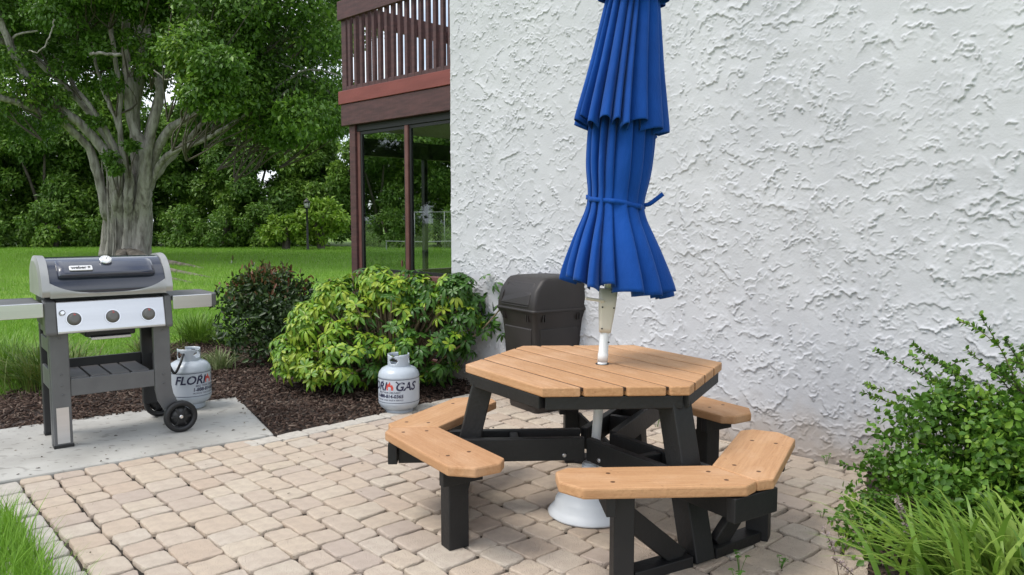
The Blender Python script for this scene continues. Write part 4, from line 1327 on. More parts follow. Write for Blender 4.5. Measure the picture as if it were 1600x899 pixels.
tb.add(vs, fs, True)
tb.build("trunk", m_bark, fig)
limbs = [
    ([(165, 330, 27.6), (150, 262, 27.4), (131, 222, 27.2), (89, 187, 26.5), (28, 161, 25.5), (-40, 140, 24.5)], .30, .10),
    ([(184, 300, 27.2), (160, 233, 27), (117, 187, 26.6), (75, 154, 26), (33, 107, 25.4), (5, 45, 25), (-20, -30, 24.6)], .34, .09),
    ([(180, 240, 27.4), (150, 190, 27.4), (117, 150, 27.4), (62, 98, 27), (10, 68, 26.6), (-60, 40, 26)], .30, .10),
    ([(190, 280, 27.1), (172, 215, 26.8), (140, 165, 26.6), (112, 128, 26.8), (85, 85, 27)], .22, .06),
    ([(222, 300, 27.2), (224, 235, 27), (205, 190, 26.9), (201, 130, 26.8), (196, 80, 27), (198, -10, 27), (190, -90, 27)], .30, .12),
    ([(228, 290, 27.1), (232, 220, 26.9), (250, 150, 27), (238, 95, 27.4), (230, 40, 27.6), (240, -60, 27.8)], .30, .12),
    ([(232, 270, 27.4), (262, 205, 27), (298, 184, 26.6), (345, 130, 26), (388, 50, 25.4), (410, -40, 25)], .34, .09),
    ([(236, 285, 27.3), (262, 243, 26.8), (318, 219, 26.2), (372, 188, 25.6), (410, 172, 25.2), (450, 140, 25)], .24, .03),
    ([(240, 280, 27.9), (270, 245, 28.2), (310, 200, 28.8), (352, 160, 29.4), (420, 120, 30)], .28, .04),
    ([(205, 280, 27), (188, 222, 26.7), (188, 150, 26.6), (182, 100, 26.7), (172, 20, 26.9), (176, -60, 27)], .16, .07),
    ([(198, 260, 26.9), (180, 185, 26.6), (166, 155, 26.6), (150, 100, 26.8), (140, 30, 27)], .14, .05),
    ([(214, 260, 28.4), (210, 180, 28.6), (222, 100, 28.8), (215, 20, 29), (212, -80, 29)], .32, .16),
    ([(226, 250, 28.6), (246, 160, 28.8), (270, 90, 29), (300, 20, 29.4), (320, -60, 29.6)], .30, .12),
    ([(240, 30, 27), (258, 45, 26), (243, 75, 25.6)], .07, .03),
    ([(345, 130, 26), (400, 90, 25.6), (450, 60, 25), (500, 62, 24.6)], .10, .03),
    ([(372, 188, 25.6), (430, 140, 25), (480, 110, 24.6), (530, 118, 24.2)], .08, .025),
    ([(388, 80, 25.4), (440, 100, 25), (495, 130, 24.8), (520, 150, 24.5)], .07, .02),
    ([(33, 107, 25.4), (20, 60, 25.2), (60, 48, 25)], .08, .03),
    ([(12, 70, 26.6), (20, 48, 26.4), (5, 40, 26)], .08, .05),
    ([(330, 110, 24), (285, 118, 23.4), (262, 125, 23.2), (240, 110, 23.2)], .045, .02),
    ([(190, 86, 24.6), (160, 84, 24.3), (140, 84, 24.2)], .075, .05),
    ([(85, 30, 24), (82, 45, 24), (72, 68, 24), (58, 82, 24), (45, 78, 24)], .03, .02),
]
rl = np.random.default_rng(12)
for il, (pts, r0, r1) in enumerate(limbs):
    pts = list(pts)
    if pts[0][1] > 225:                     # the stem runs down the bole to the ground
        x0 = pts[0][0]; xg = 197 + (x0 - 205) * .78 + rl.normal() * 5
        dep = pts[0][2]
        pts = [(xg, 404, 28 + (dep - 27.6) * .9), ((xg * .75 + x0 * .25) + rl.normal() * 3, 345, 28 + (dep - 27.6) * .9), ] + ([((xg + x0) / 2, 310, dep)] if pts[0][1] < 285 else []) + pts
    sp = smooth_path([L(*p) for p in pts], 5)
    n = len(sp)
    jit = rl.normal(size=(n, 3)) * .014
    sp = [p + Vector(j) * (i > 0) for i, (p, j) in enumerate(zip(sp, jit))]
    rr_ = [(r0 * .68 + (r1 * .9 - r0 * .68) * (i / (n - 1)) ** .9) * (1 + .03 * math.sin(i * .9 + il)) + (.07 * math.exp(-max(0, sp[i].z) * 2.5) if sp[0].z < .5 else 0) for i in range(n)]
    MB().tube(sp, rr_, 10).build("limb", m_bark, fig)
# aerial roots down the bole
for k in range(8):
    a_ = rngb.uniform(PI * .95, PI * 2.05); z0 = rngb.uniform(2.3, 4.2)
    r0 = .58 + .12 * rngb.random()
    pts = [(r0 * .98 * math.cos(a_) + rngb.normal() * .05, r0 * .98 * math.sin(a_), z0), (r0 * math.cos(a_ + .05), r0 * math.sin(a_ + .05), z0 * .6), (1.04 * r0 * math.cos(a_ + .03), 1.04 * r0 * math.sin(a_ + .03), z0 * .25), (1.22 * r0 * math.cos(a_), 1.22 * r0 * math.sin(a_), -.06)]
    MB().tube(smooth_path(pts, 5), [rngb.uniform(.02, .06)] * 16, 7).build("aerial_root", m_bark, fig)
for k, (px, py) in enumerate(((330, 432), (300, 440), (268, 436), (320, 418), (150, 440), (120, 428))):
    e = at(px, py, 1.45 * FPX / (py - 345.)); e = Vector((e.x - TB_.x, e.y - TB_.y, 0))
    s0 = Vector((e.x, e.y, 0)).normalized() * .8
    md = s0.lerp(e, .5) + Vector((rngb.normal() * .35, rngb.normal() * .3, 0))
    pts = [s0 + Vector((0, 0, .30)), s0.lerp(md, .4) + Vector((rngb.normal() * .2, 0, .08)), md + Vector((0, 0, .02)), e + Vector((0, 0, -.06))]
    MB().tube(smooth_path(pts, 6), [.19 - .008 * i for i in range(19)], 8).build("surface_root", m_root, fig)

def crown_from_pixels():
    rng = np.random.default_rng(31)
    cents = []; rads = []; per = []
    def put(px, py, Y, r, dens=1.):
        p = L(px, py, Y); cents.append((p.x, p.y, p.z)); rads.append(r); per.append(int(1350 * r * r * dens) + 80)
    # upper and rear mass
    n = 0
    while n < 125:
        px = rng.uniform(-110, 545); py = rng.uniform(-170, 190); Y = rng.uniform(28.6, 33)
        if px > 380 and py < 120 and rng.random() < .42: continue
        if 110 < px < 300 and py > 120: continue
        if py > 130 and px < 110 and rng.random() < .4: continue
        put(px, py, Y, rng.uniform(.8, 1.35)); n += 1
    n = 0
    while n < 62:       # front right layer hanging down
        px = rng.uniform(275, 540); py = rng.uniform(-120, 200); Y = rng.uniform(23, 26.5)
        if px > 400 and py < 130 and rng.random() < .5: continue
        if px < 330 and py > 110: continue
        if py > 60 and rng.random() < .25: continue
        put(px, py, Y, rng.uniform(.45, .9)); n += 1
    for k in range(30):   # top, across the middle
        put(rng.uniform(-60, 290), rng.uniform(-130, 22), rng.uniform(24, 27), rng.uniform(.5, .9))
    for px, py in ((300, 70), (325, 95), (345, 120), (290, 105), (318, 140), (335, 165), (362, 95), (305, 50), (278, 80), (300, 150)):
        put(px + rng.normal() * 6, py, rng.uniform(21.5, 23.2), rng.uniform(.4, .62), 1.5)
    for px, py in ((60, 25), (95, 12), (130, 40), (12, 128), (50, 150), (10, 160), (85, 182), (262, 40), (160, 20), (225, 15), (120, 75), (60, 130), (-10, 100), (40, 60), (25, 90), (100, 105), (150, 70), (205, 60), (230, 100), (255, 75), (15, 30), (175, 130), (85, 150)):
        put(px, py, rng.uniform(25, 26.2), rng.uniform(.3, .52), 1.2)
    for px, py in ((430, 170), (460, 190), (400, 195), (490, 175), (440, 205), (380, 165), (470, 160), (510, 190), (420, 150), (360, 180)):
        put(px, py, rng.uniform(24, 27), rng.uniform(.5, .8), 1.1)
    for px, py in ((180, 262), (172, 245), (205, 228), (150, 190)):
        put(px, py, 26.2, .22, 2.5)
    P, D, N, s = cluster_leaves(cents, rads, per, .135, rng, squash=.7, hang=.4, shell=.7, up=.8, jit=.17)
    # loose fringe twigs at the right, against the sky
    fr = []
    for k in range(900):
        px = rng.uniform(380, 545); py = rng.uniform(-30, 190)
        p = L(px, py, rng.uniform(24, 28)); fr.append((p.x, p.y, p.z))
    fr = np.array(fr); q = np.repeat(fr, 3, 0) + rng.normal(size=(len(fr) * 3, 3)) * .12
    P = np.concatenate([P, q]); d2 = nrm(rng.normal(size=q.shape) - np.array([0, 0, .5])); D = np.concatenate([D, d2])
    N = np.concatenate([N, nrm(rng.normal(size=q.shape) + np.array([0, 0, .8]))]); s = np.concatenate([s, np.full(len(q), .13)])
    s = s * np.exp(rng.normal(size=len(s)) * .22)
    V, F = leaf4_arrays(P, D, N, s, .55, .2)
    tw = MB()
    for c_, r_ in zip(cents[::2], rads[::2]):
        c_ = Vector(c_); root = Vector((c_.x * .72, c_.y * .72, c_.z - .9 - .1 * abs(c_.x)))
        for k in range(3):
            e = c_ + Vector(rng.normal(size=3)) * r_ * .7
            tw.tube(smooth_path([root, root.lerp(e, .5) + Vector(rng.normal(size=3)) * .2, e], 3), [.035 - .0045 * q_ for q_ in range(7)], 4, cap=False)
    tw.build("twigs", m_bark2, fig)["kind"] = "stuff"
    return mesh_np("crown", V, F, lf_big, fig)
crown_from_pixels()

# ------------------------------------------------------------------ trees behind the lawn
def make_tree(name, label, h, spread, low, nleaf, lsize, seed, mat=lf_wood, ncl=46, cat="tree", group="trees behind the lawn"):
    rng = np.random.default_rng(seed)
    t_ = thing(name, label, cat, group=group)
    tr = MB()
    for k in range(3):
        a_ = rng.random() * 6.28
        tr.tube(smooth_path([(0.1 * math.cos(a_), .1 * math.sin(a_), -.1), (.2 * math.cos(a_), .2 * math.sin(a_), h * .3), (spread * .35 * math.cos(a_), spread * .35 * math.sin(a_), h * .75)], 4), [.16 - .014 * i for i in range(9)], 7)
    tr.build("trunk", m_bark2, t_)
    c = []; r = []
    for k in range(ncl):
        z = low + (h - low) * rng.random() ** .8
        f = (z - low) / (h - low)
        rr = spread * (math.sqrt(max(.05, 1 - max(0, (f - .35) / .72) ** 2))) * math.sqrt(rng.random())
        a_ = rng.random() * 6.28
        c.append((rr * math.cos(a_), rr * math.sin(a_) * .7, z)); r.append(rng.uniform(.5, 1.05) * spread * .30)
    wts = np.array(r) ** 2; per = np.maximum(20, (nleaf * wts / wts.sum()).astype(int))
    P, D, N, s = cluster_leaves(c, r, per, lsize, rng, squash=.8, hang=.3, shell=.72, up=.85, jit=.15)
    P[:, 2] = np.maximum(P[:, 2], .05)
    V, F = leaf4_arrays(P, D, N, s, .5, .2)
    mesh_np("crown", V, F, mat, t_)
    return t_
def copy_thing(src, loc, rz, sc, label):
    r = src.copy(); COL.objects.link(r); r.location = loc; r.rotation_euler = (0, 0, rz); r.scale = (sc, sc, sc); r['label'] = label
    for ch in list(src.children):
        c = ch.copy(); COL.objects.link(c); c.parent = r
    return r
t1 = make_tree("wood_tree", "x", 7.6, 3.2, .3, 30000, .26, 101)
t2 = make_tree("wood_tree", "x", 6.6, 2.9, .2, 28000, .25, 102)
t3 = make_tree("wood_tree", "x", 9.5, 3.4, .4, 32000, .27, 103)
spots = [(t2, -7.6, 45.0, .95, "bushy green tree directly behind the porch's corner post"),
         (t1, -11.6, 46.5, .86, "rounded green tree behind the lamp post"),
         (t2, -15.0, 45.2, .98, "bright-topped tree between the banyan trunk and the lamp post"),
         (t1, -18.6, 47, .95, "shaded tree hidden half behind the banyan's right side"),
         (t3, -23.2, 46, .95, "dark tree behind the banyan's trunk"),
         (t2, -26.6, 44.6, 1.05, "dark green tree just left of the banyan's trunk"),
         (t1, -30.4, 45.4, 1.05, "dark tree behind the left grill table near the photo's left edge"),
         (t3, -34.6, 47, 1.0, "tall dark tree at the far left end of the tree row"),
         (t1, -4.2, 46.2, 1.0, "tree behind the left end of the chain link fence"),
         (t3, -.6, 46.6, .9, "tall tree behind the middle of the chain link fence"),
         (t2, 3.4, 46, 1.1, "tree behind the right end of the chain link fence"),
         (t3, -13.2, 51, .78, "tree rising behind the two rounded ones near the lamp post"),
         (t3, -20.6, 52, .95, "tree farther back to the right of the banyan trunk"),
         (t3, -28.6, 52, 1.05, "tree farther back to the left of the banyan trunk"),
         (t3, -38, 50, 1.1, "tree farthest back on the left"),
         (t1, -30.5, 9.5, 1.1, "tree on the left side of the lawn, mirrored in the porch glass"),
         (t3, -33, 15.5, 1.0, "taller tree on the left side of the lawn outside the photo"),
         (t2, -29.5, 4.0, 1.2, "broad tree on the left side of the lawn outside the photo"),
         (t3, -35, 22, 1.0, "tree at the lawn's left corner outside the photo"),
         (t3, -7.0, 53, .72, "tree farther back behind the porch corner")]
used = set()
for i, (src, x, y, sc, lab) in enumerate(spots):
    if src.name not in used:
        used.add(src.name); src.location = (x, y, -.03); src.rotation_euler = (0, 0, i * 1.3); src.scale = (sc,) * 3; src['label'] = lab
    else:
        copy_thing(src, (x, y, -.03), i * 1.3, sc, lab)
# low growth in front of the tree row
u1 = make_tree("understory_shrub", "x", 2.2, 1.7, .1, 5200, .2, 111, ncl=26, cat="shrub", group="shrubs along the lawn's far edge")
labs = ["low dark shrub left of the lamp post", "low shrub right of the banyan roots", "low shrub midway between banyan and lamp post", "dark shrub left of the banyan's trunk",
        "shrub above the grill's left table", "shrub at the lawn's far left end", "shrub behind the banyan's bole", "shrub left of the chain link fence", "shrub farther right behind the fence posts"]
for i, (x, y) in enumerate(((-13.4, 42.6), (-18.0, 42.8), (-15.6, 42.4), (-25.0, 42.6), (-28.2, 42.2), (-31.6, 42.6), (-21.6, 43), (-6.6, 42.8), (-3.0, 42.8))):
    if i == 0: u1.location = (x, y, -.03); u1['label'] = labs[0]
    else: copy_thing(u1, (x, y, -.03), i * 2.1, .85 + .3 * random.random(), labs[i])
yb = make_tree("yellow_green_bush", "spreading yellow-green bush beside the black lamp post", 2.35, 1.25, .5, 3300, .24, 121, mat=lf_yel, ncl=26, cat="bush")
p = at(500, 390, 39.9); yb.location = (p.x + .1, p.y, -.03); yb.scale = (1.0, 1, 1.0)
del yb['group']
yb2 = make_tree("yellow_green_bush", "lower yellow-green bush left of the lamp post", 1.6, 1.05, .4, 2200, .22, 122, mat=lf_yel, ncl=18, cat="bush")
p = at(447, 390, 39.7); yb2.location = (p.x, p.y, -.03)
del yb2['group']

# ------------------------------------------------------------------ lawn grass
m_grass = island_mat("lawn_grass", [(.11, .24, .018), (.16, .33, .026), (.20, .38, .035), (.13, .28, .022), (.26, .41, .055)], .55, transl=.3, clump=.8)
def lawn_blades(n, y0, y1, hmin, hmax, wmin, wmax, seed, segs=1):
    rng = np.random.default_rng(seed)
    y = np.sqrt(rng.random(n) * (y1 ** 2 - y0 ** 2) + y0 ** 2)
    x = y * rng.uniform(-.72, -.05, n)
    p = np.stack([x, y], 1)
    bad = in_poly(p, SLAB) | in_poly(p, MULCH) | in_poly(p, PATIO)
    w_ = (p - np.array(W0.xy)) @ np.array(wy.xy); wl = (p - np.array(W0.xy)) @ np.array(wx.xy)
    bad |= (w_ > .02) & (wl > -1.68)
    p = p[~bad]; n = len(p)
    B = np.column_stack([p, np.full(n, -.03)])
    h = rng.uniform(hmin, hmax, n)
    return blade_arrays(B, rng.random(n) * 6.28, h, h * rng.uniform(.2, .9, n), rng.uniform(wmin, wmax, n), rng, segs, 1.6)
V1, F1_ = lawn_blades(52000, 5, 13, .05, .12, .005, .010, 41, 2)
V2, F2_ = lawn_blades(62000, 13, 26, .06, .13, .011, .018, 42, 1)
V3, F3_ = lawn_blades(60000, 26, 43, .07, .14, .02, .035, 43, 1)
V = np.concatenate([V1, V2, V3]); F = np.concatenate([F1_, F2_ + len(V1), F3_ + len(V1) + len(V2)])
tag(mesh_np("lawn_grass", V, F, m_grass), "short bright green grass blades of the lawn", "grass", kind='stuff')

# tall unmown grass by the patio's lower left border
rng = np.random.default_rng(44)
pp2 = []
while len(pp2) < 6500:
    k = rng.uniform(.1, 3.0); o_ = PO + pu * k - pv * (.13 + abs(rng.normal()) * .26 + .16 * (k < .6))
    if not in_poly(np.array([o_]), SLAB)[0]: pp2.append(o_)
B = np.column_stack([np.array(pp2), np.full(len(pp2), -.03)])
h = rng.uniform(.06, .24, len(B))
V, F = blade_arrays(B, rng.random(len(B)) * 6.28, h, h * rng.uniform(.2, .8, len(B)), rng.uniform(.004, .008, len(B)), rng, 4, 1.8)
tag(mesh_np("border_grass", V, F, m_grass), "long bright grass leaning over the patio's left border", "grass", kind='stuff')

# ------------------------------------------------------------------ tufts, shrubs
m_lir = island_mat("liriope_blade", [(.08, .17, .015), (.13, .25, .025), (.19, .31, .04), (.10, .20, .02)], .5, transl=.2)
m_pale = island_mat("variegated_blade", [(.20, .25, .10), (.30, .34, .17), (.14, .22, .06), (.26, .30, .14)], .5, transl=.2)
m_dry = island_mat("dark_tuft_blade", [(.05, .10, .014), (.08, .15, .02), (.13, .18, .035), (.18, .17, .06)], .5, transl=.2)
def tuft(name, loc, n, h, reach, wd, mat, label, cat, seed, spread=.08, dip=.35):
    rng = np.random.default_rng(seed)
    B = np.column_stack([rng.normal(size=(n, 2)) * spread, np.zeros(n)])
    az = np.arctan2(B[:, 1], B[:, 0]) + rng.normal(size=n) * .7
    f = rng.random(n)
    hh = h * (.45 + .55 * (1 - f)) * rng.uniform(.8, 1.1, n) * 1.25; rr = reach * (.25 + .85 * f)
    V, F = blade_arrays(B, az, hh, rr, wd * rng.uniform(.7, 1.2, n), rng, 5, 1.7, .4, dip)
    o = mesh_np(name, V, F, mat)
    o.location = loc
    return tag(o, label, cat, "strappy grass tufts in the mulch bed")
tuft("grass_tuft", (-3.72, 9.15, 0), 330, .48, .42, .013, m_lir, "bright strappy grass tuft right of the grill's side table", "grass tuft", 51)
tuft("grass_tuft", (-3.72, 7.95, 0), 240, .36, .34, .012, m_dry, "dark grass tuft seen between the grill's legs", "grass tuft", 52)
tuft("grass_tuft", (-2.86, 7.55, 0), 130, .26, .27, .013, m_pale, "pale variegated tuft in the mulch just right of the propane tank", "grass tuft", 53, .05)
tuft("grass_tuft", (-4.02, 6.75, 0), 520, .50, .50, .011, m_dry, "large dark grass tuft under the grill's left table", "grass tuft", 54, .16)
tuft("grass_tuft", (-4.6, 7.1, 0), 520, .55, .55, .011, m_lir, "large bright grass tuft at the photo's left edge behind the grill", "grass tuft", 55, .2)
tuft("grass_tuft", (-3.3, 9.0, 0), 180, .30, .30, .013, m_lir, "small tuft at the foot of the red-tipped shrub", "grass tuft", 56, .06)

# red-tipped shrub
m_pho = island_mat("dark_shrub_leaf", [(.016, .035, .010), (.030, .062, .014), (.05, .10, .018), (.026, .05, .014)], .4, transl=.15)
m_tip = island_mat("red_tip_leaf", [(.16, .05, .025), (.11, .07, .025), (.06, .10, .022), (.20, .075, .04), (.09, .10, .02)], .45, transl=.2)
m_stem = M("twig", (.10, .075, .05), .8)
def shrub(name, label, loc, rx, ry, h, n, lsize, mat, seed, cat="shrub", tips=None, low=.08, ncl=40, asp=.5):
    rng = np.random.default_rng(seed)
    t_ = thing(name, label, cat, loc)
    st = MB()
    for k in range(9):
        a_ = rng.random() * 6.28; q = rng.uniform(.3, .85)
        st.tube(smooth_path([(.04 * math.cos(a_), .04 * math.sin(a_), -.03), (rx * .25 * math.cos(a_), ry * .25 * math.sin(a_), h * .35), (rx * q * math.cos(a_), ry * q * math.sin(a_), h * rng.uniform(.6, .9))], 4), [.014 - .001 * i for i in range(9)], 6)
    st.build("stems", m_stem, t_)
    c = []; r = []
    for k in range(ncl):
        z = low + (h - low) * rng.random() ** .75; f = z / h
        q = math.sqrt(max(.08, 1 - max(0, (f - .3) / .78) ** 2)) * rng.random() ** .4
        a_ = rng.random() * 6.28
        c.append((rx * q * math.cos(a_) * .85, ry * q * math.sin(a_) * .85, z)); r.append(rng.uniform(.12, .22) * (rx + ry) * .5 / .6)
    w_ = np.array(r) ** 2; per = np.maximum(10, (n * w_ / w_.sum()).astype(int))
    P, D, N, s = cluster_leaves(c, r, per, lsize, rng, squash=.85, hang=.0)
    P[:, 2] = np.maximum(P[:, 2], .015)
    V, F = leaf_arrays(P, D, N, s, asp)
    mesh_np("foliage", V, F, mat, t_)
    if tips:
        tn, tmat = tips
        k = np.argsort(-(P[:, 2] + .35 * rng.random(len(P))))[:tn * 2]
        k = rng.choice(k, tn, replace=False)
        Dt = nrm(rng.normal(size=(tn, 3)) * .55 + np.array([0, 0, 1.]))
        V, F = leaf_arrays(P[k] + np.array([0, 0, .03]), Dt, nrm(rng.normal(size=(tn, 3))), lsize * 1.1, .4)
        mesh_np("young_leaves", V, F, tmat, t_)
    return t_
shrub("red_tip_shrub", "dark rounded shrub with reddish leaf tips in the mulch bed", (-2.55, 8.05, 0), .68, .62, .80, 5200, .062, m_pho, 61, tips=(380, m_tip))

# schefflera: whorls of drooping leaflets on branches
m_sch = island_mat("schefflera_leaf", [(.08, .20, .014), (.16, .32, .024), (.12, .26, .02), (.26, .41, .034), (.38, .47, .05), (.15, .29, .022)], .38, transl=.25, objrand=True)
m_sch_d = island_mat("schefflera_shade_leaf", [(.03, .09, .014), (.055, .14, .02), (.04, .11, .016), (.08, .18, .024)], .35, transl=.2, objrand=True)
def whorl_mesh(seed, nl, ln_, wd, droop):
    rng = np.random.default_rng(seed)
    V = []; F = []
    for k in range(nl):
        a_ = 2 * PI * k / nl + rng.normal() * .12; l_ = ln_ * rng.uniform(.75, 1.1); dr = droop * rng.uniform(.6, 1.3)
        d = np.array([math.cos(a_), math.sin(a_), 0]); s = np.array([-math.sin(a_), math.cos(a_), 0]); z = np.array([0, 0, 1.])
        b = len(V)
        for t, w_ in ((.10, .08), (.38, .85), (.68, 1.0), (.9, .55)):
            c_ = d * l_ * t * (1 - .25 * dr * t) + z * l_ * (.18 * t - dr * t * t)
            V += [c_ + s * wd * .5 * w_ + z * wd * .16 * w_, c_, c_ - s * wd * .5 * w_ + z * wd * .16 * w_]
        V.append(d * l_ * (1 - .25 * dr) + z * l_ * (.18 - dr * 1.04))
        for j in range(3):
            o_ = b + 3 * j
            F += [(o_, o_ + 3, o_ + 4, o_ + 1), (o_ + 1, o_ + 4, o_ + 5, o_ + 2)]
        F += [(b + 9, b + 12, b + 10), (b + 10, b + 12, b + 11)]
    me = bpy.data.meshes.new("leaf_whorl")
    me.from_pydata([tuple(v) for v in V], [], F)
    me.polygons.foreach_set("use_smooth", [True] * len(F))
    return me
wm_l = [whorl_mesh(i, n_, l_, .027, d_) for i, (n_, l_, d_) in enumerate(((8, .092, .55), (7, .082, .35), (9, .098, .75), (8, .086, .2), (7, .10, .95)))]
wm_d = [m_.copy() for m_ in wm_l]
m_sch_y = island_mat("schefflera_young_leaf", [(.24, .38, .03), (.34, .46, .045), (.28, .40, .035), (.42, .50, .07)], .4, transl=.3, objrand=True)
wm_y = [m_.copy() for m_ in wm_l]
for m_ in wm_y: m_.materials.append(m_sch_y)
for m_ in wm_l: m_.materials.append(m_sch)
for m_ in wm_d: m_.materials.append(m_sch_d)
sch = thing("schefflera_bush", "broad yellow-green bush with finger-like leaf whorls beside the trash can", "bush", (-1.09, 6.70, 0))
m_brn = M("schefflera_branch", (.16, .12, .07), .7, col2=(.22, .17, .10), scale=12)
rng = np.random.default_rng(71)
sph = [(-.42, .10, .62, .42), (.0, -.05, .60, .46), (.38, -.02, .60, .42), (-.75, .0, .34, .26), (.12, .12, .84, .32), (.62, .0, .72, .32), (-.30, .05, .92, .24), (-.25, -.30, .40, .34), (.25, -.22, .38, .32), (.8, .02, .84, .20), (-.5, -.18, .26, .24), (.45, .15, .3, .3)]
sph = [(a_, b_, c_ * .87, r_ * (.9 if r_ > .3 else .95)) for a_, b_, c_, r_ in sph]
sph = [(a_, b_, c_ * .97, r_ * .93) for a_, b_, c_, r_ in sph] + [(-.64, -.05, .60, .15), (-.08, 0, .92, .14), (.30, 0, .84, .15), (-.76, -.08, .30, .15), (-.48, 0, .80, .13), (.92, -.05, .60, .13), (.62, -.05, .86, .14), (-.70, -.1, .56, .12), (.1, -.1, .86, .12)]
cand = []
while len(cand) < 1150:
    cx_, cy_, cz_, r_ = sph[rng.integers(len(sph))]
    d = nrm(rng.normal(size=(1, 3)))[0]
    d[1] -= .25 * rng.random(); d = d / np.linalg.norm(d)
    p = np.array([cx_, cy_, cz_]) + d * r_ * rng.choice([rng.uniform(.82, 1.05), rng.uniform(1.0, 1.28)], p=[.85, .15])
    if p[2] < .10 or p[1] > .45: continue
    if any(((p[0] - s[0]) ** 2 + (p[1] - s[1]) ** 2 + (p[2] - s[2]) ** 2) < (s[3] * .62) ** 2 for s in sph): continue
    wpos = Vector((p[0] - 1.12, p[1] + 6.72, 0)) - W0
    if wpos.dot(wy) > -.12 and wpos.dot(wx) > -.05: continue
    if wpos.dot(wy) > -.05: continue
    if (p[0] - .26) ** 2 + (p[1] + .80) ** 2 < .2 ** 2 and p[2] < .5: continue
    cand.append((p, d))
extra = {id(m_sch): ([], []), id(m_sch_d): ([], [])}
for ic, (p, d) in enumerate(cand):
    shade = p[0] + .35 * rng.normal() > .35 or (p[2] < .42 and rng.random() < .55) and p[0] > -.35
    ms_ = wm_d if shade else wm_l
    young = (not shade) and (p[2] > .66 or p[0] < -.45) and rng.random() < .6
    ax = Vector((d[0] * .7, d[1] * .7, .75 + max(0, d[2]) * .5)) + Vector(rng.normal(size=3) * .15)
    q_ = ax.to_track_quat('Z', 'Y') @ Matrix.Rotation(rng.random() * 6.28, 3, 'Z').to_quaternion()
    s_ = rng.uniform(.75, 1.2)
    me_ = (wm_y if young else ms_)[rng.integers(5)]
    if ic < 285:
        o = bpy.data.objects.new("leaf_whorl", me_)
        COL.objects.link(o); o.parent = sch
        o.location = p
        o.rotation_mode = 'QUATERNION'
        o.rotation_quaternion = q_
        o.scale = (s_, s_, s_)
    else:
        mt_ = Matrix.Translation(Vector(p)) @ q_.to_matrix().to_4x4() @ Matrix.Scale(s_, 4)
        vs, fs = extra[id(m_sch_d) if shade else id(m_sch)]
        b_ = len(vs)
        vs += [tuple(mt_ @ v.co) for v in me_.vertices]; fs += [tuple(b_ + k_ for k_ in f_.vertices) for f_ in me_.polygons]
for mt_, nm in ((m_sch, "leaf_mass"), (m_sch_d, "shaded_leaf_mass")):
    vs, fs = extra[id(mt_)]
    me = bpy.data.meshes.new(nm); me.from_pydata(vs, [], fs); me.polygons.foreach_set("use_smooth", [True] * len(fs))
    link(nm, me, mt_, sch)['kind'] = 'stuff'
br = MB()
for i in range(0, len(cand), 4):
    p = Vector(cand[i][0]); q = Vector((p.x * .25, .05, 0))
    br.tube(smooth_path([q, q.lerp(p, .5) + Vector((0, 0, .10)), p], 4), [.013 - .0009 * j for j in range(9)], 6)
br.build("branches", m_brn, sch)
# long bare branch leaning right towards the can
MB().tube(smooth_path([(.3, -.05, .1), (.55, -.12, .32), (.82, -.16, .52), (1.0, -.17, .72)], 6), [.013 - .0004 * j for j in range(19)], 7).build("branch", m_brn, sch)
for p in ((.86, -.18, .52), (1.0, -.2, .74), (.93, -.2, .60), (1.04, -.16, .84), (.95, -.12, .92), (.86, -.1, .98), (.74, -.1, .96), (1.02, -.22, .50)):
    o = bpy.data.objects.new("leaf_whorl", wm_d[rng.integers(5)]); COL.objects.link(o); o.parent = sch
    o.location = p; o.rotation_euler = (rng.normal() * .5, rng.normal() * .5 + .3, rng.random() * 6.28)
# inner filling of older leaves
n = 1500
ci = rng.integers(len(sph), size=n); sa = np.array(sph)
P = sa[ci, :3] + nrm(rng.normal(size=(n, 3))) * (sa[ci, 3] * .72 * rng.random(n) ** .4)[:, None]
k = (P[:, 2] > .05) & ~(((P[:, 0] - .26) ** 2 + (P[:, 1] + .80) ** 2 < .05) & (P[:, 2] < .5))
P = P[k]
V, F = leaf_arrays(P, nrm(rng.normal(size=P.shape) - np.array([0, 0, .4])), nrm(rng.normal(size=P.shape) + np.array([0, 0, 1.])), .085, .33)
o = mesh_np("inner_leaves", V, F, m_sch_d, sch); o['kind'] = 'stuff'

# leafy shrub with long shoots at the wall, right
m_rs = island_mat("small_leaf", [(.04, .11, .012), (.075, .175, .018), (.055, .14, .015), (.115, .24, .025), (.18, .31, .035), (.25, .36, .045)], .45, transl=.25, clump=5.)
def sprig(pts, n, lsize, rng, P, D, N, S_):
    sp = smooth_path(pts, 8); m_ = len(sp)
    for k in range(n):
        f = rng.random() ** .8; i = min(m_ - 2, int(f * (m_ - 1)))
        b = sp[i].lerp(sp[i + 1], rng.random()); ax = (sp[i + 1] - sp[i]).normalized()
        side = Vector(rng.normal(size=3)); side = (side - ax * side.dot(ax)).normalized()
        P.append(b); D.append(side + ax * .55); N.append(Vector(rng.normal(size=3) * .4) + Vector((0, 0, 1))); S_.append(lsize * rng.uniform(.7, 1.2) * (1 - .35 * f))
    return sp
rsh = thing("shoot_shrub", "dense small-leaved shrub sending long shoots up the white wall", "shrub", (2.36, 3.50, 0))
rng = np.random.default_rng(81)
P = []; D = []; N = []; S_ = []
stm = MB()
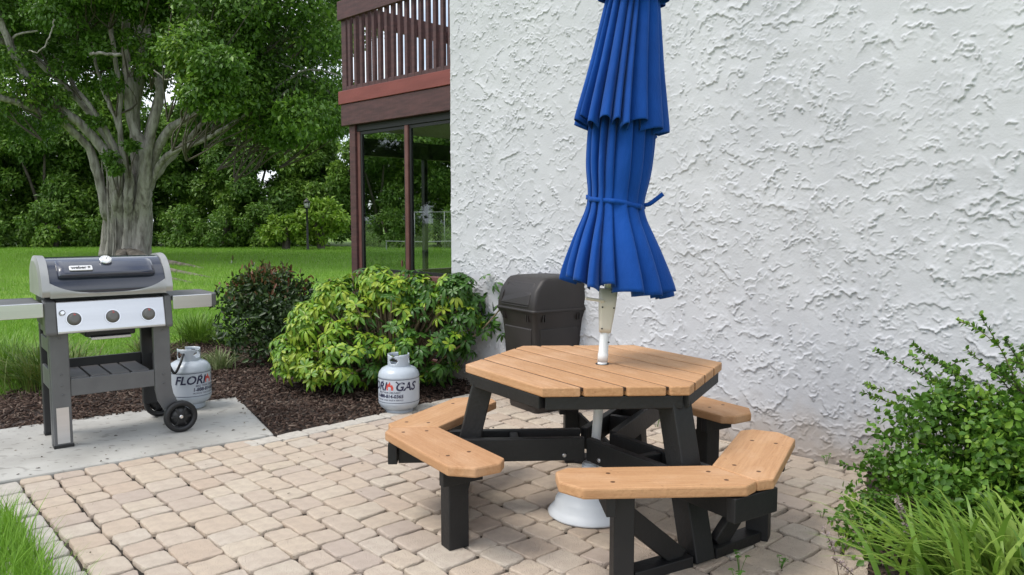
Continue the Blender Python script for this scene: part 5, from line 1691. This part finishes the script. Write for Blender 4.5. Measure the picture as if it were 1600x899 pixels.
# tips given as (px, py, Y) of where each shoot ends
tips = [(1366, 546, 3.95), (1425, 538, 3.9), (1530, 490, 3.75), (1345, 612, 3.9), (1352, 600, 3.85), (1510, 545, 3.8), (1570, 530, 3.7), (1595, 540, 3.6), (1640, 560, 3.4), (1480, 600, 3.8), (1400, 620, 3.8), (1560, 580, 3.5),
        (1312, 725, 3.75), (1330, 700, 3.8), (1295, 815, 3.4), (1310, 835, 3.35), (1345, 770, 3.4), (1460, 640, 3.6), (1620, 600, 3.3), (1380, 680, 3.7)]
for (px, py, Y) in tips:
    e = at(px, py, Y) - Vector((2.36, 3.5, 0))
    s0 = Vector((rng.normal() * .12, rng.normal() * .1, 0))
    md = s0.lerp(e, .5) + Vector((0, 0, .12 if e.z > .4 else .05)) + Vector((.10, -.02, 0)) * (1 if e.z > .4 else 0)
    sp = sprig([s0, md, e], 150 if e.z > .5 else 110, .036, rng, P, D, N, S_)
    stm.tube(sp, [.006 - .00028 * i for i in range(len(sp))], 5)
    for k in range(5):
        i = int(len(sp) * rng.uniform(.25, .75)); b = sp[i]
        ee = b + Vector((rng.normal() * .12, rng.normal() * .10, rng.uniform(.02, .16)))
        sp2 = sprig([b, b.lerp(ee, .5) + Vector((0, 0, .02)), ee], 40, .034, rng, P, D, N, S_)
        stm.tube(sp2, .002, 4)
stm.build("stems", m_stem, rsh)
V, F = leaf_arrays(np.array(P), np.array(D), nrm(np.array(N)), np.array(S_), .72, .1, .1)
mesh_np("shoot_leaves", V, F, m_rs, rsh)
c = []; r = []
while len(c) < 120:
    p = rng.normal(size=3); p /= np.linalg.norm(p); p *= rng.random() ** .4
    q = Vector((p[0] * .66, p[1] * .44, .34 + p[2] * .36))
    if q.z < .05: continue
    wq = Vector((q.x + 2.36, q.y + 3.5, 0)) - W0
    if wq.dot(wy) > -.10: continue
    c.append(tuple(q)); r.append(rng.uniform(.07, .14))
for (x, y, z) in ((-.55, .10, .10), (-.62, .0, .14), (-.50, -.15, .10), (-.7, -.12, .05), (-.45, .22, .2), (-.58, .16, .24), (-.42, -.05, .3), (-.3, .1, .42), (-.75, -.25, .06), (-.68, -.35, .08), (-.6, -.28, .14), (-.8, -.10, .06), (-.85, -.2, .04), (-.55, -.4, .10), (-.72, .05, .10), (-.66, .18, .10), (-.5, -.3, .2)):
    c.append((x, y, z)); r.append(.10)
w_ = np.array(r) ** 2; per = (15500 * w_ / w_.sum()).astype(int)
P, D, N, s = cluster_leaves(c, r, per, .032, rng, squash=.9, hang=-.1)
k = P[:, 2] > .01; P, D, N, s = P[k], D[k], N[k], s[k]
V, F = leaf_arrays(P, D, N, s, .72, .1, .1)
mesh_np("foliage", V, F, m_rs, rsh)

# strappy yellow-green plant in the lower right corner, flower spikes
m_day = island_mat("daylily_blade", [(.13, .25, .03), (.20, .33, .045), (.26, .37, .07), (.16, .28, .035), (.10, .20, .03)], .4, transl=.3)
rng = np.random.default_rng(91)
n = 250
B = np.column_stack([rng.normal(size=n) * .16, rng.normal(size=n) * .10, np.zeros(n)])
az = rng.normal(size=n) * 1.0 + rad(140)
f = rng.random(n)
V, F = blade_arrays(B, az, (.32 + .26 * (1 - f)) * rng.uniform(.8, 1.15, n), (.10 + .46 * f), rng.uniform(.018, .030, n), rng, 6, 1.7, .35, .35)
o = mesh_np("strap_leaf_plant", V, F, m_day); o.location = (1.80, 2.82, 0)
tag(o, "yellow-green strappy plant in front of the small-leaved shrub", "plant")
m_spike = island_mat("flower_spike_bud", [(.38, .30, .30), (.48, .38, .40), (.30, .24, .20), (.42, .36, .30)], .7)
def spike(base, tip, n, seed, label):
    rng = np.random.default_rng(seed)
    t_ = thing("flower_spike", label, "flower spike", base, group="pale flower spikes by the right shrub")
    e = Vector(tip) - Vector(base)
    sp = smooth_path([(0, 0, 0), e * .5 + Vector((.01, 0, .02)), e], 6)
    MB().tube(sp, .0022, 5).build("stalk", m_stem, t_)
    P = []; D = []
    for k in range(n):
        i = int(len(sp) * (.52 + .47 * rng.random())); i = min(i, len(sp) - 1)
        d = Vector(rng.normal(size=3)); P.append(sp[i] + d * .002 + Vector((0, 0, rng.normal() * .008))); D.append(d.normalized() + Vector((0, 0, .5)))
    V, F = leaf_arrays(np.array(P), np.array(D), nrm(rng.normal(size=(n, 3))), .013, .6)
    mesh_np("buds", V, F, m_spike, t_)
spike((1.62, 3.02, 0), at(1402, 783, 3.0), 150, 1, "grey-pink flower spike standing before the shrub's left side")
spike((1.30, 2.98, 0), at(1288, 828, 3.0), 70, 2, "faint pale flower spike leaning over the pavers near the shrub")
spike((1.36, 2.86, 0), at(1300, 872, 2.9), 60, 3, "shortest pale flower spike at the bottom of the shrub bed")

# clover sprouts in the joints and at the wall foot
m_clo = island_mat("clover_leaf", [(.07, .20, .02), (.11, .27, .03), (.09, .23, .025)], .5, transl=.25)
def sprout(loc, h, seed, label):
    rng = np.random.default_rng(seed)
    t_ = thing("weed_sprout", label, "weed", loc, group="weeds between the pavers")
    P = []; D = []; N = []; st = MB()
    for k in range(5):
        a_ = rng.random() * 6.28; e = Vector((h * .35 * math.cos(a_), h * .35 * math.sin(a_), h * rng.uniform(.45, 1)))
        st.tube([(0, 0, -.02), e * .6, e], .0012, 4)
        for j in range(3):
            b = a_ + j * 2.09; P.append(e); D.append((math.cos(b), math.sin(b), .1)); N.append((rng.normal() * .2, rng.normal() * .2, 1))
    st.build("stalks", m_clo, t_)
    V, F = leaf_arrays(np.array(P), np.array(D), nrm(np.array(N)), .015, .85)
    mesh_np("leaves", V, F, m_clo, t_)
sprout((.90, 3.02, 0), .06, 1, "clover sprout beside the table's front right leg")
sprout((.945, 3.13, 0), .08, 2, "clover sprout rising behind the front right bench corner")
sprout((1.13, 3.17, 0), .05, 3, "small clover by the outer leg under the bench corner")
sprout((1.52, 3.72, 0), .04, 4, "clover patch on the pavers left of the shrub")
sprout((1.88, 4.56, 0), .06, 5, "weed at the wall foot behind the right bench")
sprout((1.02, 5.40, 0), .09, 6, "weed at the wall foot behind the table")
